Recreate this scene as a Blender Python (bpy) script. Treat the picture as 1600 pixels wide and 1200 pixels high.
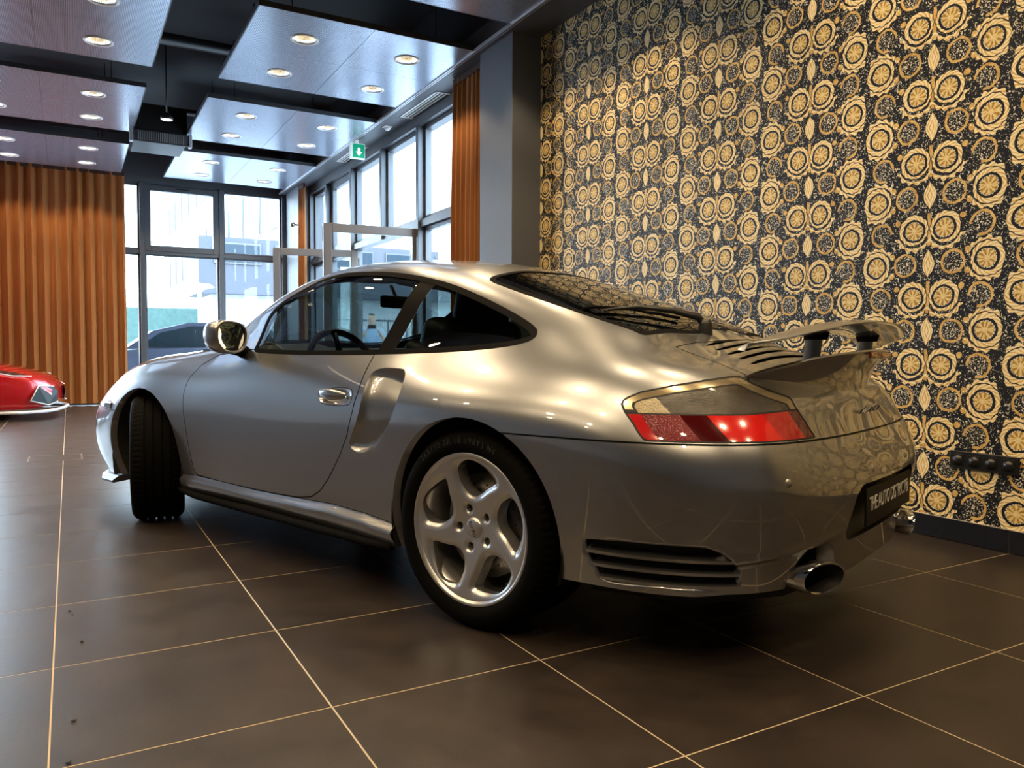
import bpy, bmesh, math, random
import numpy as np
from mathutils import Matrix, Vector
for o in list(bpy.data.objects): bpy.data.objects.remove(o, do_unlink=True)
scene = bpy.context.scene
COL = scene.collection
# ------------------------------------------------------------------ camera (surveyed from the tile joints: tiles 0.6 m)
YAW, PITCH, ROLL, CAMH, FPX = math.radians(29.611), math.radians(-2.509), math.radians(0.214), 0.8785, 1217.9
_f = Vector((math.sin(YAW)*math.cos(PITCH), math.cos(YAW)*math.cos(PITCH), math.sin(PITCH)))
_r = Vector((math.cos(YAW), -math.sin(YAW), 0)); _u = _r.cross(_f)
_r2 = _r*math.cos(ROLL)+_u*math.sin(ROLL); _u2 = _u*math.cos(ROLL)-_r*math.sin(ROLL)
cam = bpy.data.objects.new('camera', bpy.data.cameras.new('camera'))
cam.data.sensor_width = 36; cam.data.lens = FPX*36/1600; cam.data.clip_start = .02; cam.data.clip_end = 300
cam.matrix_world = Matrix(((_r2.x, _u2.x, -_f.x, 0), (_r2.y, _u2.y, -_f.y, 0), (_r2.z, _u2.z, -_f.z, CAMH), (0, 0, 0, 1)))
COL.objects.link(cam); scene.camera = cam
# ------------------------------------------------------------------ exposure, sky, sun
vs = scene.view_settings
vs.view_transform = 'Standard'; vs.look = 'None'; vs.gamma = 1; vs.use_curve_mapping = False
vs.exposure = 0.0
w = bpy.data.worlds.new('sky'); scene.world = w; w.use_nodes = True
bg = w.node_tree.nodes['Background']; bg.inputs[0].default_value = (.66, .83, 1, 1); bg.inputs[1].default_value = 19.0   # bright overcast sky
DOWNLIGHT_W = 50.0
# ------------------------------------------------------------------ helpers
MATS = {}
class X:
    """tiny expression builder for shader math nodes"""
    def __init__(s, nt, sock): s.nt, s.s = nt, sock
    def _m(s, op, *a):
        n = s.nt.nodes.new('ShaderNodeMath'); n.operation = op
        for i, v in enumerate((s,)+a):
            if isinstance(v, X): s.nt.links.new(v.s, n.inputs[i])
            else: n.inputs[i].default_value = v
        return X(s.nt, n.outputs[0])
    def __add__(s, o): return s._m('ADD', o)
    def __radd__(s, o): return s._m('ADD', o)
    def __sub__(s, o): return s._m('SUBTRACT', o)
    def __rsub__(s, o): return (s*-1)._m('ADD', o)
    def __mul__(s, o): return s._m('MULTIPLY', o)
    def __rmul__(s, o): return s._m('MULTIPLY', o)
    def __truediv__(s, o): return s._m('DIVIDE', o)
    def abs(s): return s._m('ABSOLUTE')
    def min(s, o): return s._m('MINIMUM', o)
    def max(s, o): return s._m('MAXIMUM', o)
    def floor(s): return s._m('FLOOR')
    def sin(s): return s._m('SINE')
    def sqrt(s): return s._m('SQRT')
    def atan2(s, o): return s._m('ARCTAN2', o)
    def pmod(s, o): return s._m('FLOORED_MODULO', o)
    def lt(s, o): return s._m('LESS_THAN', o)
    def gt(s, o): return s._m('GREATER_THAN', o)
    def step(s, a, b):
        n = s.nt.nodes.new('ShaderNodeMapRange'); n.interpolation_type = 'SMOOTHSTEP'
        s.nt.links.new(s.s, n.inputs[0]); n.inputs[1].default_value = a; n.inputs[2].default_value = b
        return X(s.nt, n.outputs[0])
def newmat(name):
    m = bpy.data.materials.new(name); m.use_nodes = True; nt = m.node_tree
    return m, nt, nt.nodes['Principled BSDF']
def mat(name, col, rough=.5, metal=0, spec=.5, coat=0, coat_r=.03, emit=None, es=0, bump=0, bscale=50, noise=0, nscale=20, trans=0, ior=1.45, sheen=0):
    if name in MATS: return MATS[name]
    m, nt, b = newmat(name); L = nt.links
    b.inputs['Base Color'].default_value = (*col, 1); b.inputs['Roughness'].default_value = rough
    b.inputs['Metallic'].default_value = metal; b.inputs['Specular IOR Level'].default_value = spec
    b.inputs['Coat Weight'].default_value = coat; b.inputs['Coat Roughness'].default_value = coat_r
    b.inputs['Transmission Weight'].default_value = trans; b.inputs['IOR'].default_value = ior
    if sheen: b.inputs['Sheen Weight'].default_value = sheen
    if emit: b.inputs['Emission Color'].default_value = (*emit, 1); b.inputs['Emission Strength'].default_value = es
    if noise or bump:
        tc = nt.nodes.new('ShaderNodeTexCoord'); nz = nt.nodes.new('ShaderNodeTexNoise'); nz.inputs['Detail'].default_value = 6
        L.new(tc.outputs['Object'], nz.inputs['Vector'])
        if noise:
            nz.inputs['Scale'].default_value = nscale
            mx = nt.nodes.new('ShaderNodeMix'); mx.data_type = 'RGBA'
            mx.inputs[6].default_value = (*[c*(1-noise) for c in col], 1); mx.inputs[7].default_value = (*[min(1, c*(1+noise)) for c in col], 1)
            L.new(nz.outputs[0], mx.inputs[0]); L.new(mx.outputs[2], b.inputs['Base Color'])
        if bump:
            n2 = nt.nodes.new('ShaderNodeTexNoise'); n2.inputs['Scale'].default_value = bscale; n2.inputs['Detail'].default_value = 5
            L.new(tc.outputs['Object'], n2.inputs['Vector'])
            bp = nt.nodes.new('ShaderNodeBump'); bp.inputs['Strength'].default_value = bump; bp.inputs['Distance'].default_value = .01
            L.new(n2.outputs[0], bp.inputs['Height']); L.new(bp.outputs[0], b.inputs['Normal'])
    MATS[name] = m; return m
def glassmat(name, tint, refl=1.0, rough=0.0):
    """thin pane: tinted see-through with fresnel reflection"""
    if name in MATS: return MATS[name]
    m = bpy.data.materials.new(name); m.use_nodes = True; nt = m.node_tree; nt.nodes.clear(); L = nt.links
    o = nt.nodes.new('ShaderNodeOutputMaterial'); mx = nt.nodes.new('ShaderNodeMixShader')
    t = nt.nodes.new('ShaderNodeBsdfTransparent'); t.inputs[0].default_value = (*tint, 1)
    g = nt.nodes.new('ShaderNodeBsdfGlossy'); g.inputs['Roughness'].default_value = rough
    fr = nt.nodes.new('ShaderNodeFresnel'); ge = nt.nodes.new('ShaderNodeNewGeometry')
    io = nt.nodes.new('ShaderNodeMapRange'); io.inputs[3].default_value = 1.5; io.inputs[4].default_value = 1/1.5      # same pane from either side
    L.new(ge.outputs['Backfacing'], io.inputs[0]); L.new(io.outputs[0], fr.inputs[0])
    ml = nt.nodes.new('ShaderNodeMath'); ml.operation = 'MULTIPLY'; ml.inputs[1].default_value = refl
    L.new(fr.outputs[0], ml.inputs[0]); L.new(ml.outputs[0], mx.inputs[0]); L.new(t.outputs[0], mx.inputs[1]); L.new(g.outputs[0], mx.inputs[2]); L.new(mx.outputs[0], o.inputs[0])
    MATS[name] = m; return m
def link(o, parent=None):
    COL.objects.link(o)
    if parent is not None: o.parent = parent
    return o
def mesh(name, verts, faces, m=None, parent=None, smooth=False, normals=None, loc=None, rot=None):
    me = bpy.data.meshes.new(name); me.from_pydata([tuple(map(float, v)) for v in verts], [], [tuple(map(int, f)) for f in faces]); me.validate(); me.update()
    if smooth: me.polygons.foreach_set('use_smooth', [True]*len(me.polygons))
    if normals is not None: me.normals_split_custom_set_from_vertices([tuple(map(float, n)) for n in normals])
    if m: me.materials.append(m)
    o = bpy.data.objects.new(name, me); link(o, parent)
    if loc is not None: o.location = loc
    if rot is not None: o.rotation_euler = rot
    return o
def bmobj(name, bm, m=None, parent=None, smooth=False, loc=None, rot=None, auto=None):
    me = bpy.data.meshes.new(name); bm.normal_update(); bm.to_mesh(me); bm.free()
    if smooth:
        me.polygons.foreach_set('use_smooth', [True]*len(me.polygons))
        if auto is not None: me.set_sharp_from_angle(angle=auto)
    if m: me.materials.append(m)
    o = bpy.data.objects.new(name, me); link(o, parent)
    if loc is not None: o.location = loc
    if rot is not None: o.rotation_euler = rot
    return o
def bbox(bm, c, s, bev=0, seg=1, rz=0, mtx=None):
    """box centred at c with full size s"""
    r = bmesh.ops.create_cube(bm, size=1); vs_ = r['verts']
    M = Matrix.Translation(c) @ Matrix.Rotation(rz, 4, 'Z') @ Matrix.Diagonal((*s, 1))
    if mtx is not None: M = mtx @ M
    bmesh.ops.transform(bm, matrix=M, verts=vs_)
    if bev:
        es = list({e for v in vs_ for e in v.link_edges})
        bmesh.ops.bevel(bm, geom=es, offset=bev, segments=seg, affect='EDGES', profile=.5)
    return vs_
def box(name, lo, hi, m, parent=None, bev=0, seg=1, smooth=False):
    bm = bmesh.new(); c = [(a+b)/2 for a, b in zip(lo, hi)]; s = [abs(b-a) for a, b in zip(lo, hi)]
    bbox(bm, c, s, bev, seg); return bmobj(name, bm, m, parent, smooth=smooth, auto=.6 if smooth else None)
def tube_mesh(pts, r, seg=8, closed=False):
    P = [Vector(p) for p in pts]; n = len(P); V = []; Fc = []
    up = Vector((0, 0, 1)); prev = None
    for i in range(n):
        a = P[(i-1) % n] if (closed or i > 0) else P[i]; b = P[(i+1) % n] if (closed or i < n-1) else P[i]
        t = (b-a).normalized()
        if prev is None:
            s = t.cross(up)
            if s.length < 1e-4: s = t.cross(Vector((1, 0, 0)))
        else: s = prev-t*prev.dot(t)
        s.normalize(); prev = s; q = t.cross(s)
        rr = r[i] if hasattr(r, '__len__') else r
        for k in range(seg):
            an = 2*math.pi*k/seg; V.append(P[i]+(s*math.cos(an)+q*math.sin(an))*rr)
    for i in range(n if closed else n-1):
        j = (i+1) % n
        for k in range(seg):
            Fc.append((i*seg+k, i*seg+(k+1) % seg, j*seg+(k+1) % seg, j*seg+k))
    if not closed: Fc.append(tuple(range(seg))[::-1]); Fc.append(tuple((n-1)*seg+k for k in range(seg)))
    return V, Fc
def tube(name, pts, r, m, parent=None, seg=8, closed=False):
    V, Fc = tube_mesh(pts, r, seg, closed); return mesh(name, V, Fc, m, parent, smooth=True)
def lathe_mesh(prof, seg=48, axis='Z', closed=False):
    V = []; Fc = []; n = len(prof)
    for k in range(seg):
        a = 2*math.pi*k/seg; c, s = math.cos(a), math.sin(a)
        for r, h in prof:
            V.append((r*c, r*s, h) if axis == 'Z' else (r*c, h, r*s))
    for k in range(seg):
        k2 = (k+1) % seg
        for i in range(n if closed else n-1):
            j = (i+1) % n
            f = (k*n+i, k2*n+i, k2*n+j, k*n+j)
            Fc.append(f if axis == 'Z' else f[::-1])
    return V, Fc
def lathe(name, prof, m, parent=None, seg=48, axis='Z', closed=False, loc=None, rot=None):
    V, Fc = lathe_mesh(prof, seg, axis, closed); return mesh(name, V, Fc, m, parent, smooth=True, loc=loc, rot=rot)
def empty(name, loc=(0, 0, 0), rz=0, parent=None):
    o = bpy.data.objects.new(name, None); o.empty_display_size = .1; link(o, parent); o.location = loc; o.rotation_euler = (0, 0, rz); return o
def tag(o, label, cat, group=None):
    o['label'] = label; o['category'] = cat
    if group: o['group'] = group
    return o
def struct(o, label=None):
    o['kind'] = 'structure'
    if label: o['label'] = label
    return o
def copytree(o, parent=None):
    c = o.copy(); COL.objects.link(c); c.parent = parent
    for ch in o.children: copytree(ch, c)
    return c
def text_mesh(s, size, depth=.001, shear=0, font=None, space=1.0):
    cu = bpy.data.curves.new('t', 'FONT'); cu.body = s; cu.size = size; cu.extrude = depth; cu.align_x = 'CENTER'; cu.align_y = 'CENTER'; cu.shear = shear; cu.space_character = space; cu.resolution_u = 3
    o = bpy.data.objects.new('t', cu); COL.objects.link(o)
    dg = bpy.context.evaluated_depsgraph_get(); me = bpy.data.meshes.new_from_object(o.evaluated_get(dg))
    bpy.data.objects.remove(o); bpy.data.curves.remove(cu)
    return me
# ------------------------------------------------------------------ room materials
def tile_mat():
    m, nt, b = newmat('dark_porcelain_tile'); L = nt.links
    tc = nt.nodes.new('ShaderNodeTexCoord'); oi = nt.nodes.new('ShaderNodeObjectInfo')
    ad = nt.nodes.new('ShaderNodeVectorMath'); ad.operation = 'ADD'
    ml = nt.nodes.new('ShaderNodeVectorMath'); ml.operation = 'SCALE'; ml.inputs[3].default_value = 37
    cx = nt.nodes.new('ShaderNodeCombineXYZ'); L.new(oi.outputs['Random'], cx.inputs[0]); L.new(oi.outputs['Random'], cx.inputs[1]); L.new(cx.outputs[0], ml.inputs[0])
    L.new(tc.outputs['Object'], ad.inputs[0]); L.new(ml.outputs[0], ad.inputs[1])
    n1 = nt.nodes.new('ShaderNodeTexNoise'); n1.inputs['Scale'].default_value = 4; n1.inputs['Detail'].default_value = 8; n1.inputs['Roughness'].default_value = .65
    L.new(ad.outputs[0], n1.inputs['Vector'])
    cr = nt.nodes.new('ShaderNodeValToRGB'); cr.color_ramp.elements[0].position = .3; cr.color_ramp.elements[1].position = .75
    cr.color_ramp.elements[0].color = (.016, .012, .011, 1); cr.color_ramp.elements[1].color = (.036, .026, .021, 1)
    L.new(n1.outputs[0], cr.inputs[0]); L.new(cr.outputs[0], b.inputs['Base Color'])
    n2 = nt.nodes.new('ShaderNodeTexNoise'); n2.inputs['Scale'].default_value = 60; n2.inputs['Detail'].default_value = 6; L.new(ad.outputs[0], n2.inputs['Vector'])
    mr = nt.nodes.new('ShaderNodeMapRange'); mr.inputs[3].default_value = .28; mr.inputs[4].default_value = .46; L.new(n1.outputs[0], mr.inputs[0]); L.new(mr.outputs[0], b.inputs['Roughness'])
    bp = nt.nodes.new('ShaderNodeBump'); bp.inputs['Strength'].default_value = .10; bp.inputs['Distance'].default_value = .004; L.new(n2.outputs[0], bp.inputs['Height']); L.new(bp.outputs[0], b.inputs['Normal'])
    b.inputs['Specular IOR Level'].default_value = .5
    MATS['tile'] = m; return m
TILE = tile_mat()
GROUT = mat('beige_grout', (.50, .40, .27), .8)
GREYWALL = mat('slate_grey_paint', (.115, .125, .15), .55, bump=.03, bscale=200)
DARKWALL = mat('near_black_paint', (.012, .012, .016), .6)
FRAME = mat('anthracite_aluminium', (.085, .092, .105), .38, metal=.3)
LEAFFRAME = mat('grey_brown_door_frame', (.20, .18, .17), .35, metal=.5)
GLASS = glassmat('window_glass', (.93, .97, .97))
WHITE = mat('white_plastic', (.75, .75, .75), .4)
BLACKP = mat('black_plastic', (.012, .012, .013), .4)
CHROME = mat('chrome', (.8, .8, .8), .08, metal=1)
def wallpaper_mat():
    m, nt, b = newmat('baroque_wallpaper'); L = nt.links
    tc = nt.nodes.new('ShaderNodeTexCoord'); sp = nt.nodes.new('ShaderNodeSeparateXYZ'); L.new(tc.outputs['Object'], sp.inputs[0])
    def noise(scale, det=4, dist=0, off=0):
        n = nt.nodes.new('ShaderNodeTexNoise'); n.inputs['Scale'].default_value = scale; n.inputs['Detail'].default_value = det; n.inputs['Distortion'].default_value = dist
        if off:
            v = nt.nodes.new('ShaderNodeVectorMath'); v.operation = 'ADD'; v.inputs[1].default_value = (off, off, off); L.new(tc.outputs['Object'], v.inputs[0]); L.new(v.outputs[0], n.inputs['Vector'])
        else: L.new(tc.outputs['Object'], n.inputs['Vector'])
        return X(nt, n.outputs[0])
    y, z = X(nt, sp.outputs[1]), X(nt, sp.outputs[2])
    n1 = noise(22, 3); n2 = noise(22, 3, 0, 7.3); fine = noise(130, 3); fine2 = noise(75, 2, 1.5, 3.1)
    yy = y+(n1-.5)*.016; zz = z+(n2-.5)*.016
    s = (yy-2.96)/.70; k = (s+.5).floor(); u = (s-k)*.70
    v = ((zz-1.295+k*.16)+.16).pmod(.32)-.16
    au, av = u.abs(), v.abs()
    dv2 = .16-av
    def ln(a, c): return (a*a+c*c).sqrt()
    # medallions: pair beside the axis, singles half a drop lower; mirrored scrolls
    a1, b1 = au-.075, v
    a2, b2 = au-.272, dv2
    d1, d2 = ln(a1, b1), ln(a2, b2)
    sel = d1.lt(d2)
    dm = d1.min(d2)
    ang = b1.atan2(a1)*sel+(b2.atan2(a2))*(1-sel)
    # rosette
    pet = (ang*9).sin()*.0025+(fine-.5)*.006
    ros = (dm+pet).step(.0435, .0405)
    roslines = ((ang*9+n1*6).sin()*.5+.5)*dm.step(.006, .02)
    # scroll band: opens out with the angle, cut by leaf veins
    outer = (ang+.6).sin()*.006+.0745+(ang*13).sin()*.0014
    ring_in = .0550+(ang*2+1).sin()*.0015
    band = ((dm-ring_in)).step(.0, .0018)*((dm-outer)).step(.0, -.0022)
    veins = ((ang*15+dm*380).sin()*.5+.5)
    inner = dm.step(.0435, .0455)*((dm-ring_in)).step(.0012, -.0006)          # black ring
    # curl at the end of each scroll and leafy wings below it
    c1 = ln(au-.160, v-.047); c2 = ln(au-.187, dv2-.047)
    curl = c1.min(c2).step(.0165, .0145)
    low = (b1*sel+(b2*-1)*(1-sel))
    wing = dm.step(.0815, .0835)*((dm-((ang*14).sin()*.006+.0985))).step(.0, -.003)*(low.lt(-.03))*(au.lt(.335))
    # discs of small flowers
    e1, e2 = ln(au-.118, dv2), ln(au-.247, v)
    de = e1.min(e2)
    es_ = e1.lt(e2)
    dang = (dv2.atan2(au-.118))*es_+(v.atan2(au-.247))*(1-es_)
    dring = (de-((dang*9).sin()*.0015+.045)).step(.0, .002)*de.step(.0585, .0565)*((dang+.9).sin().gt(-.80))
    # torch leaf on the axis
    tl = (au/.031)+((dv2-.0)/.066)*((dv2-.0)/.066)
    torch = tl.step(1.0, .94)
    tveins = ((au*480+dv2*150).sin()*.5+.5)
    stem = au.step(.0095, .007)*av.step(.080, .072)
    sprig = fine2.step(.60, .625)
    spk = fine.step(.57, .61)
    gold = band.max(torch).max(dring).max(stem).max(curl).max(wing*(1-torch))
    gold = gold*(1-inner*(1-torch))
    line = ((dm-outer).abs().step(.0030, .0014)).max((tl-.97).abs().step(.06, .02)).max((c1.min(c2)-.0155).abs().step(.0020, .0008))
    tone = (veins*.42*(band.max(wing))+tveins*.45*torch+fine*.30+n1*.42)
    # colours
    def ramp(x, stops):
        r = nt.nodes.new('ShaderNodeValToRGB'); e = r.color_ramp.elements
        while len(e) < len(stops): e.new(.5)
        for q, (p, c) in zip(e, stops): q.position = p; q.color = (*c, 1)
        L.new(x.s, r.inputs[0]); return r.outputs[0]
    cg = ramp(tone, [(.20, (.40, .20, .035)), (.40, (.78, .52, .17)), (.66, (.95, .84, .54))])
    cr = ramp(roslines*.45+fine*.75, [(.25, (.90, .80, .48)), (.55, (.76, .53, .17)), (.85, (.34, .18, .03))])
    blk = (.006, .007, .012)
    cream = ramp(n2, [(.3, (.78, .70, .50)), (.7, (.90, .86, .72))])
    def mix(f, a, c):
        n = nt.nodes.new('ShaderNodeMix'); n.data_type = 'RGBA'
        L.new(f.s, n.inputs[0])
        for q, i in ((a, 6), (c, 7)):
            if isinstance(q, tuple): n.inputs[i].default_value = (*q, 1)
            else: L.new(q, n.inputs[i])
        return n.outputs[2]
    base = mix((sprig.max(spk*de.step(.050, .040)))*(1-inner)*(1-line), blk, cream)
    c = mix(gold, base, cg)
    c = mix(line*(1-ros)*.85, c, blk)
    c = mix(ros, c, cr)
    edge = dm.step(.040, .0415)*dm.step(.0455, .044)
    c = mix(edge*((ang*22).sin().gt(-.3)), c, cream)
    L.new(c, b.inputs['Base Color']); b.inputs['Roughness'].default_value = .5
    b.inputs['Specular IOR Level'].default_value = .3
    return m
WALLPAPER = wallpaper_mat()
def panel_mat():
    m, nt, b = newmat('perforated_metal'); L = nt.links
    tc = nt.nodes.new('ShaderNodeTexCoord'); sp = nt.nodes.new('ShaderNodeSeparateXYZ'); L.new(tc.outputs['Object'], sp.inputs[0])
    x, y = X(nt, sp.outputs[0]), X(nt, sp.outputs[1])
    px_ = x.pmod(.012)-.006; py_ = y.pmod(.012)-.006
    hole = (px_*px_+py_*py_).lt(.0034**2)
    mx = nt.nodes.new('ShaderNodeMix'); mx.data_type = 'RGBA'; mx.inputs[6].default_value = (.46, .54, .68, 1); mx.inputs[7].default_value = (.04, .045, .055, 1)
    L.new(hole.s, mx.inputs[0]); L.new(mx.outputs[2], b.inputs['Base Color'])
    b.inputs['Metallic'].default_value = .5; b.inputs['Roughness'].default_value = .24
    return m
PANEL = panel_mat()
def velvet(name, c1, c2):
    m, nt, b = newmat(name); L = nt.links
    tc = nt.nodes.new('ShaderNodeTexCoord'); n = nt.nodes.new('ShaderNodeTexNoise'); n.inputs['Scale'].default_value = 9; n.inputs['Detail'].default_value = 5
    mp = nt.nodes.new('ShaderNodeMapping'); mp.inputs['Scale'].default_value = (4, 4, .25); L.new(tc.outputs['Object'], mp.inputs[0]); L.new(mp.outputs[0], n.inputs['Vector'])
    mx = nt.nodes.new('ShaderNodeMix'); mx.data_type = 'RGBA'; mx.inputs[6].default_value = (*c1, 1); mx.inputs[7].default_value = (*c2, 1)
    L.new(n.outputs[0], mx.inputs[0]); L.new(mx.outputs[2], b.inputs['Base Color'])
    b.inputs['Roughness'].default_value = .75; b.inputs['Sheen Weight'].default_value = .5; b.inputs['Sheen Tint'].default_value = (1, .6, .3, 1); b.inputs['Specular IOR Level'].default_value = .2
    return m
CURTAIN = velvet('rust_velvet', (.21, .070, .016), (.33, .125, .034))
# ------------------------------------------------------------------ floor
TX0, TY0, TS = -.0535, 1.251, .6
XL, XR, YB, YF, ZC = TX0-10*TS, 3.554, TY0-8*TS, TY0+21*TS, 4.25
floor = struct(box('floor', (XL, YB, -.12), (3.72, YF+.12, -.0007), GROUT))
bm = bmesh.new(); bbox(bm, (0, 0, -.006), (TS-.0036, TS-.0036, .012), .0008)
tile0 = bmobj('tile', bm, TILE, floor)
first = True; rest = []
for k in range(-10, 6):
    for mrow in range(-8, 21):
        cx_, cy_ = TX0+(k+.5)*TS, TY0+(mrow+.5)*TS
        if -3 <= k and 0 <= cy_:
            if first: t_ = tile0; first = False
            else: t_ = tile0.copy(); COL.objects.link(t_); t_.parent = floor
            t_.location = (cx_, cy_, 0)
        else: rest.append((cx_, cy_))
bm = bmesh.new()
for cx_, cy_ in rest: bbox(bm, (cx_, cy_, -.006), (TS-.0036, TS-.0036, .012))
o = bmobj('tile', bm, TILE, floor); o['kind'] = 'stuff'
# small black crumbs of grit on the near tiles, and a flush floor box farther off
GRIT = mat('black_grit', (.01, .01, .01), .5)
for i, (x_, y_, r_, lb) in enumerate([(-.015, 2.965, .006, 'tiny black crumb on the tile, farthest of the five'), (-.006, 2.915, .005, 'tiny black crumb lying just in front of the farthest one'), (.017, 2.633, .006, 'tiny black crumb right of the pale joint, third from the camera'), (-.007, 2.075, .008, 'small black crumb near the left joint, second from the camera'), (-.017, 1.868, .009, 'small black crumb nearest the camera at the lower left')]):
    bm = bmesh.new(); bmesh.ops.create_icosphere(bm, subdivisions=1, radius=r_); rr_ = random.Random(i)
    for v in bm.verts: v.co = v.co*rr_.uniform(.6, 1.15); v.co.z = v.co.z*.35+r_*.3
    o = bmobj('grit_crumb', bm, GRIT, None); o.location = (x_, y_, .0005); tag(o, lb, 'debris', 'crumbs of grit on the tiles')
fb_ = empty('floor_box', (-.108, 7.205, 0)); tag(fb_, 'flush square floor box lid with a thin metal frame in the tiles', 'floor box')
for lo, hi in (((-.19, -.19), (.19, -.178)), ((-.19, .178), (.19, .19)), ((-.19, -.178), (-.178, .178)), ((.178, -.178), (.19, .178))): box('frame_bar', (*lo, -.001), (*hi, .0016), mat('frame_steel', (.45, .45, .45), .3, metal=.9), fb_)
box('lid', (-.176, -.176, -.001), (.176, .176, .0008), TILE, fb_)
# ------------------------------------------------------------------ right wall with wallpaper, pillar, soffit
wall_right = struct(box('wall_right', (XR, YB, 0), (3.74, 5.775, 3.56), WALLPAPER), 'wall papered with a gold and black baroque medallion pattern')
bb = struct(box('baseboard_right', (XR-.006, YB, 0), (XR, 5.775, .1035), mat('pale_joint', (.55, .52, .46), .7)), 'skirting of dark tiles along the papered wall')
BTILE = mat('navy_black_tile', (.012, .013, .02), .35, noise=.4, nscale=30)
bm = bmesh.new(); bbox(bm, (0, 0, 0), (.010, TS-.004, .1), .001)
b0 = bmobj('tile', bm, BTILE, bb)
for i, mrow in enumerate(range(-6, 8)):
    ya, yb_ = TY0+mrow*TS, min(TY0+(mrow+1)*TS, 5.775)
    t_ = b0 if i == 0 else b0.copy()
    if i: COL.objects.link(t_); t_.parent = bb
    t_.location = (XR-.009, (ya+yb_)/2, .0525); t_.scale = (1, (yb_-ya)/TS, 1)
struct(box('wall_pillar', (3.275, 5.775, 0), (3.74, 6.37, 3.56), GREYWALL, bev=.004), 'grey pillar between the papered wall and the curtain')
struct(box('ceiling', (XL-.1, YB-.1, ZC), (3.9, YF+.3, ZC+.1), DARKWALL), 'black ceiling void above the metal panels')
soff = struct(box('ceiling_soffit', (3.215, YB, 3.54), (3.74, YF+.1, 3.72), mat('dark_grey_soffit', (.07, .075, .09), .5)), 'dark grey dropped soffit above the windows')
box('upstand', (3.215, YB, 3.72), (3.26, YF+.1, ZC), DARKWALL, soff)
struct(box('trim_1', (3.19, YB, 3.528), (3.222, YF-.1, 3.556), mat('pale_rail', (.55, .57, .62), .3, metal=.4)), 'pale curtain rail along the soffit edge')
box('groove', (3.202, YB, 3.526), (3.210, YF-.1, 3.53), BLACKP, bpy.data.objects['trim_1'])
struct(box('wall_back', (XL-.1, YB-.12, 0), (3.74, YB, ZC), mat('warm_grey_paint', (.16, .15, .145), .6)))
# ------------------------------------------------------------------ windows
def window_bay(root, p0, p1, z0, z1, axis, fr=.05, dep=.07, m=FRAME):
    """glazed bay: frame of four bars and a pane. axis 'x': runs along x at fixed y; axis 'y': along y at fixed x. p0..p1 along axis, centre plane at c"""
    c, a0, a1 = p0[0], p0[1], p1
    def bar(n, lo, hi):
        if axis == 'x': return box(n, (lo[0], c-dep/2, lo[1]), (hi[0], c+dep/2, hi[1]), m, root, bev=.004)
        return box(n, (c-dep/2, lo[0], lo[1]), (c+dep/2, hi[0], hi[1]), m, root, bev=.004)
    bar('frame_bar', (a0, z0), (a0+fr, z1)); bar('frame_bar', (a1-fr, z0), (a1, z1))
    bar('frame_bar', (a0+fr, z0), (a1-fr, z0+fr)); bar('frame_bar', (a0+fr, z1-fr), (a1-fr, z1))
    q = fr*.8
    if axis == 'x': V = [(a0+q, c, z0+q), (a1-q, c, z0+q), (a1-q, c, z1-q), (a0+q, c, z1-q)]
    else: V = [(c, a0+q, z0+q), (c, a1-q, z0+q), (c, a1-q, z1-q), (c, a0+q, z1-q)]
    mesh('pane', V, [(0, 1, 2, 3)], GLASS, root)
nwin = 0
def window(label):
    global nwin; nwin += 1
    return struct(empty('window_%d' % nwin), label)
YW = YF+.02
# far wall: bays between mullions, lower panes and upper panes, a thick-framed casement above
far = struct(box('wall_far', (XL, YF-.03, 3.50), (3.74, YF+.10, ZC), FRAME), 'dark lintel above the far windows')
box('sill_beam', (XL, YF-.03, -.02), (3.74, YF+.10, .06), FRAME, far)
edges = [-5.9, -4.7, -3.5, -2.3, -1.1, -.1, 1.05, 2.25, 3.28]
for i, x_ in enumerate(edges): box('mullion', (x_-.035, YW-.10, 0), (x_+.035, YW+.06, 3.52), FRAME, far, bev=.004)
for i in range(len(edges)-1):
    a, b_ = edges[i]+.035, edges[i+1]-.035
    r_ = window('lower and upper pane of the far window, bay %s' % ['behind the curtain', 'with the opening casement', 'beside the corner column'][0 if i < 6 else i-5])
    window_bay(r_, (YW, a), b_, .06, 2.40, 'x', fr=.03)
    if i == 6: window_bay(r_, (YW-.03, a), b_, 2.44, 3.50, 'x', fr=.095, dep=.10); box('handle', ((a+b_)/2-.10, YW-.10, 3.445), ((a+b_)/2+.10, YW-.08, 3.46), BLACKP, r_)
    else: window_bay(r_, (YW, a), b_, 2.46, 3.50, 'x', fr=.03)
    box('transom', (a, YW-.07, 2.395), (b_, YW+.05, 2.455), FRAME, r_)
struct(box('wall_corner', (3.315, YF-.9, 0), (3.74, YF+.10, 3.54), GREYWALL), 'grey corner column by the far window')
# right window wall
XG = 3.60
rw = struct(box('wall_windows', (3.50, 6.37, 3.42), (3.74, YF-.9, 3.54), FRAME), 'dark head frame of the side windows')
ys = [6.40, 7.13, 8.36, 9.56, 10.79, 11.99, 12.92]
for i, y_ in enumerate(ys):
    low = 0 if i not in (3,) else 2.28
    box('mullion', (3.49, y_-.035, low), (3.66, y_+.035, 3.43), FRAME, rw, bev=.004)
names = ['behind the rust curtain', 'next to the rust curtain', 'over the near half of the doorway', 'over the far half of the doorway', 'beyond the doorway', 'nearest the corner column']
for i in range(len(ys)-1):
    a, b_ = ys[i]+.035, ys[i+1]-.035
    r_ = window('side window ' + names[i])
    window_bay(r_, (XG, a), b_, 2.36, 3.42, 'y', fr=.045 if i != 4 else .10)
    box('transom', (3.52, a, 2.28), (3.66, b_, 2.36), FRAME, r_)
    if i not in (2, 3): window_bay(r_, (XG, a), b_, .05, 2.28, 'y', fr=.045)
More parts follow.
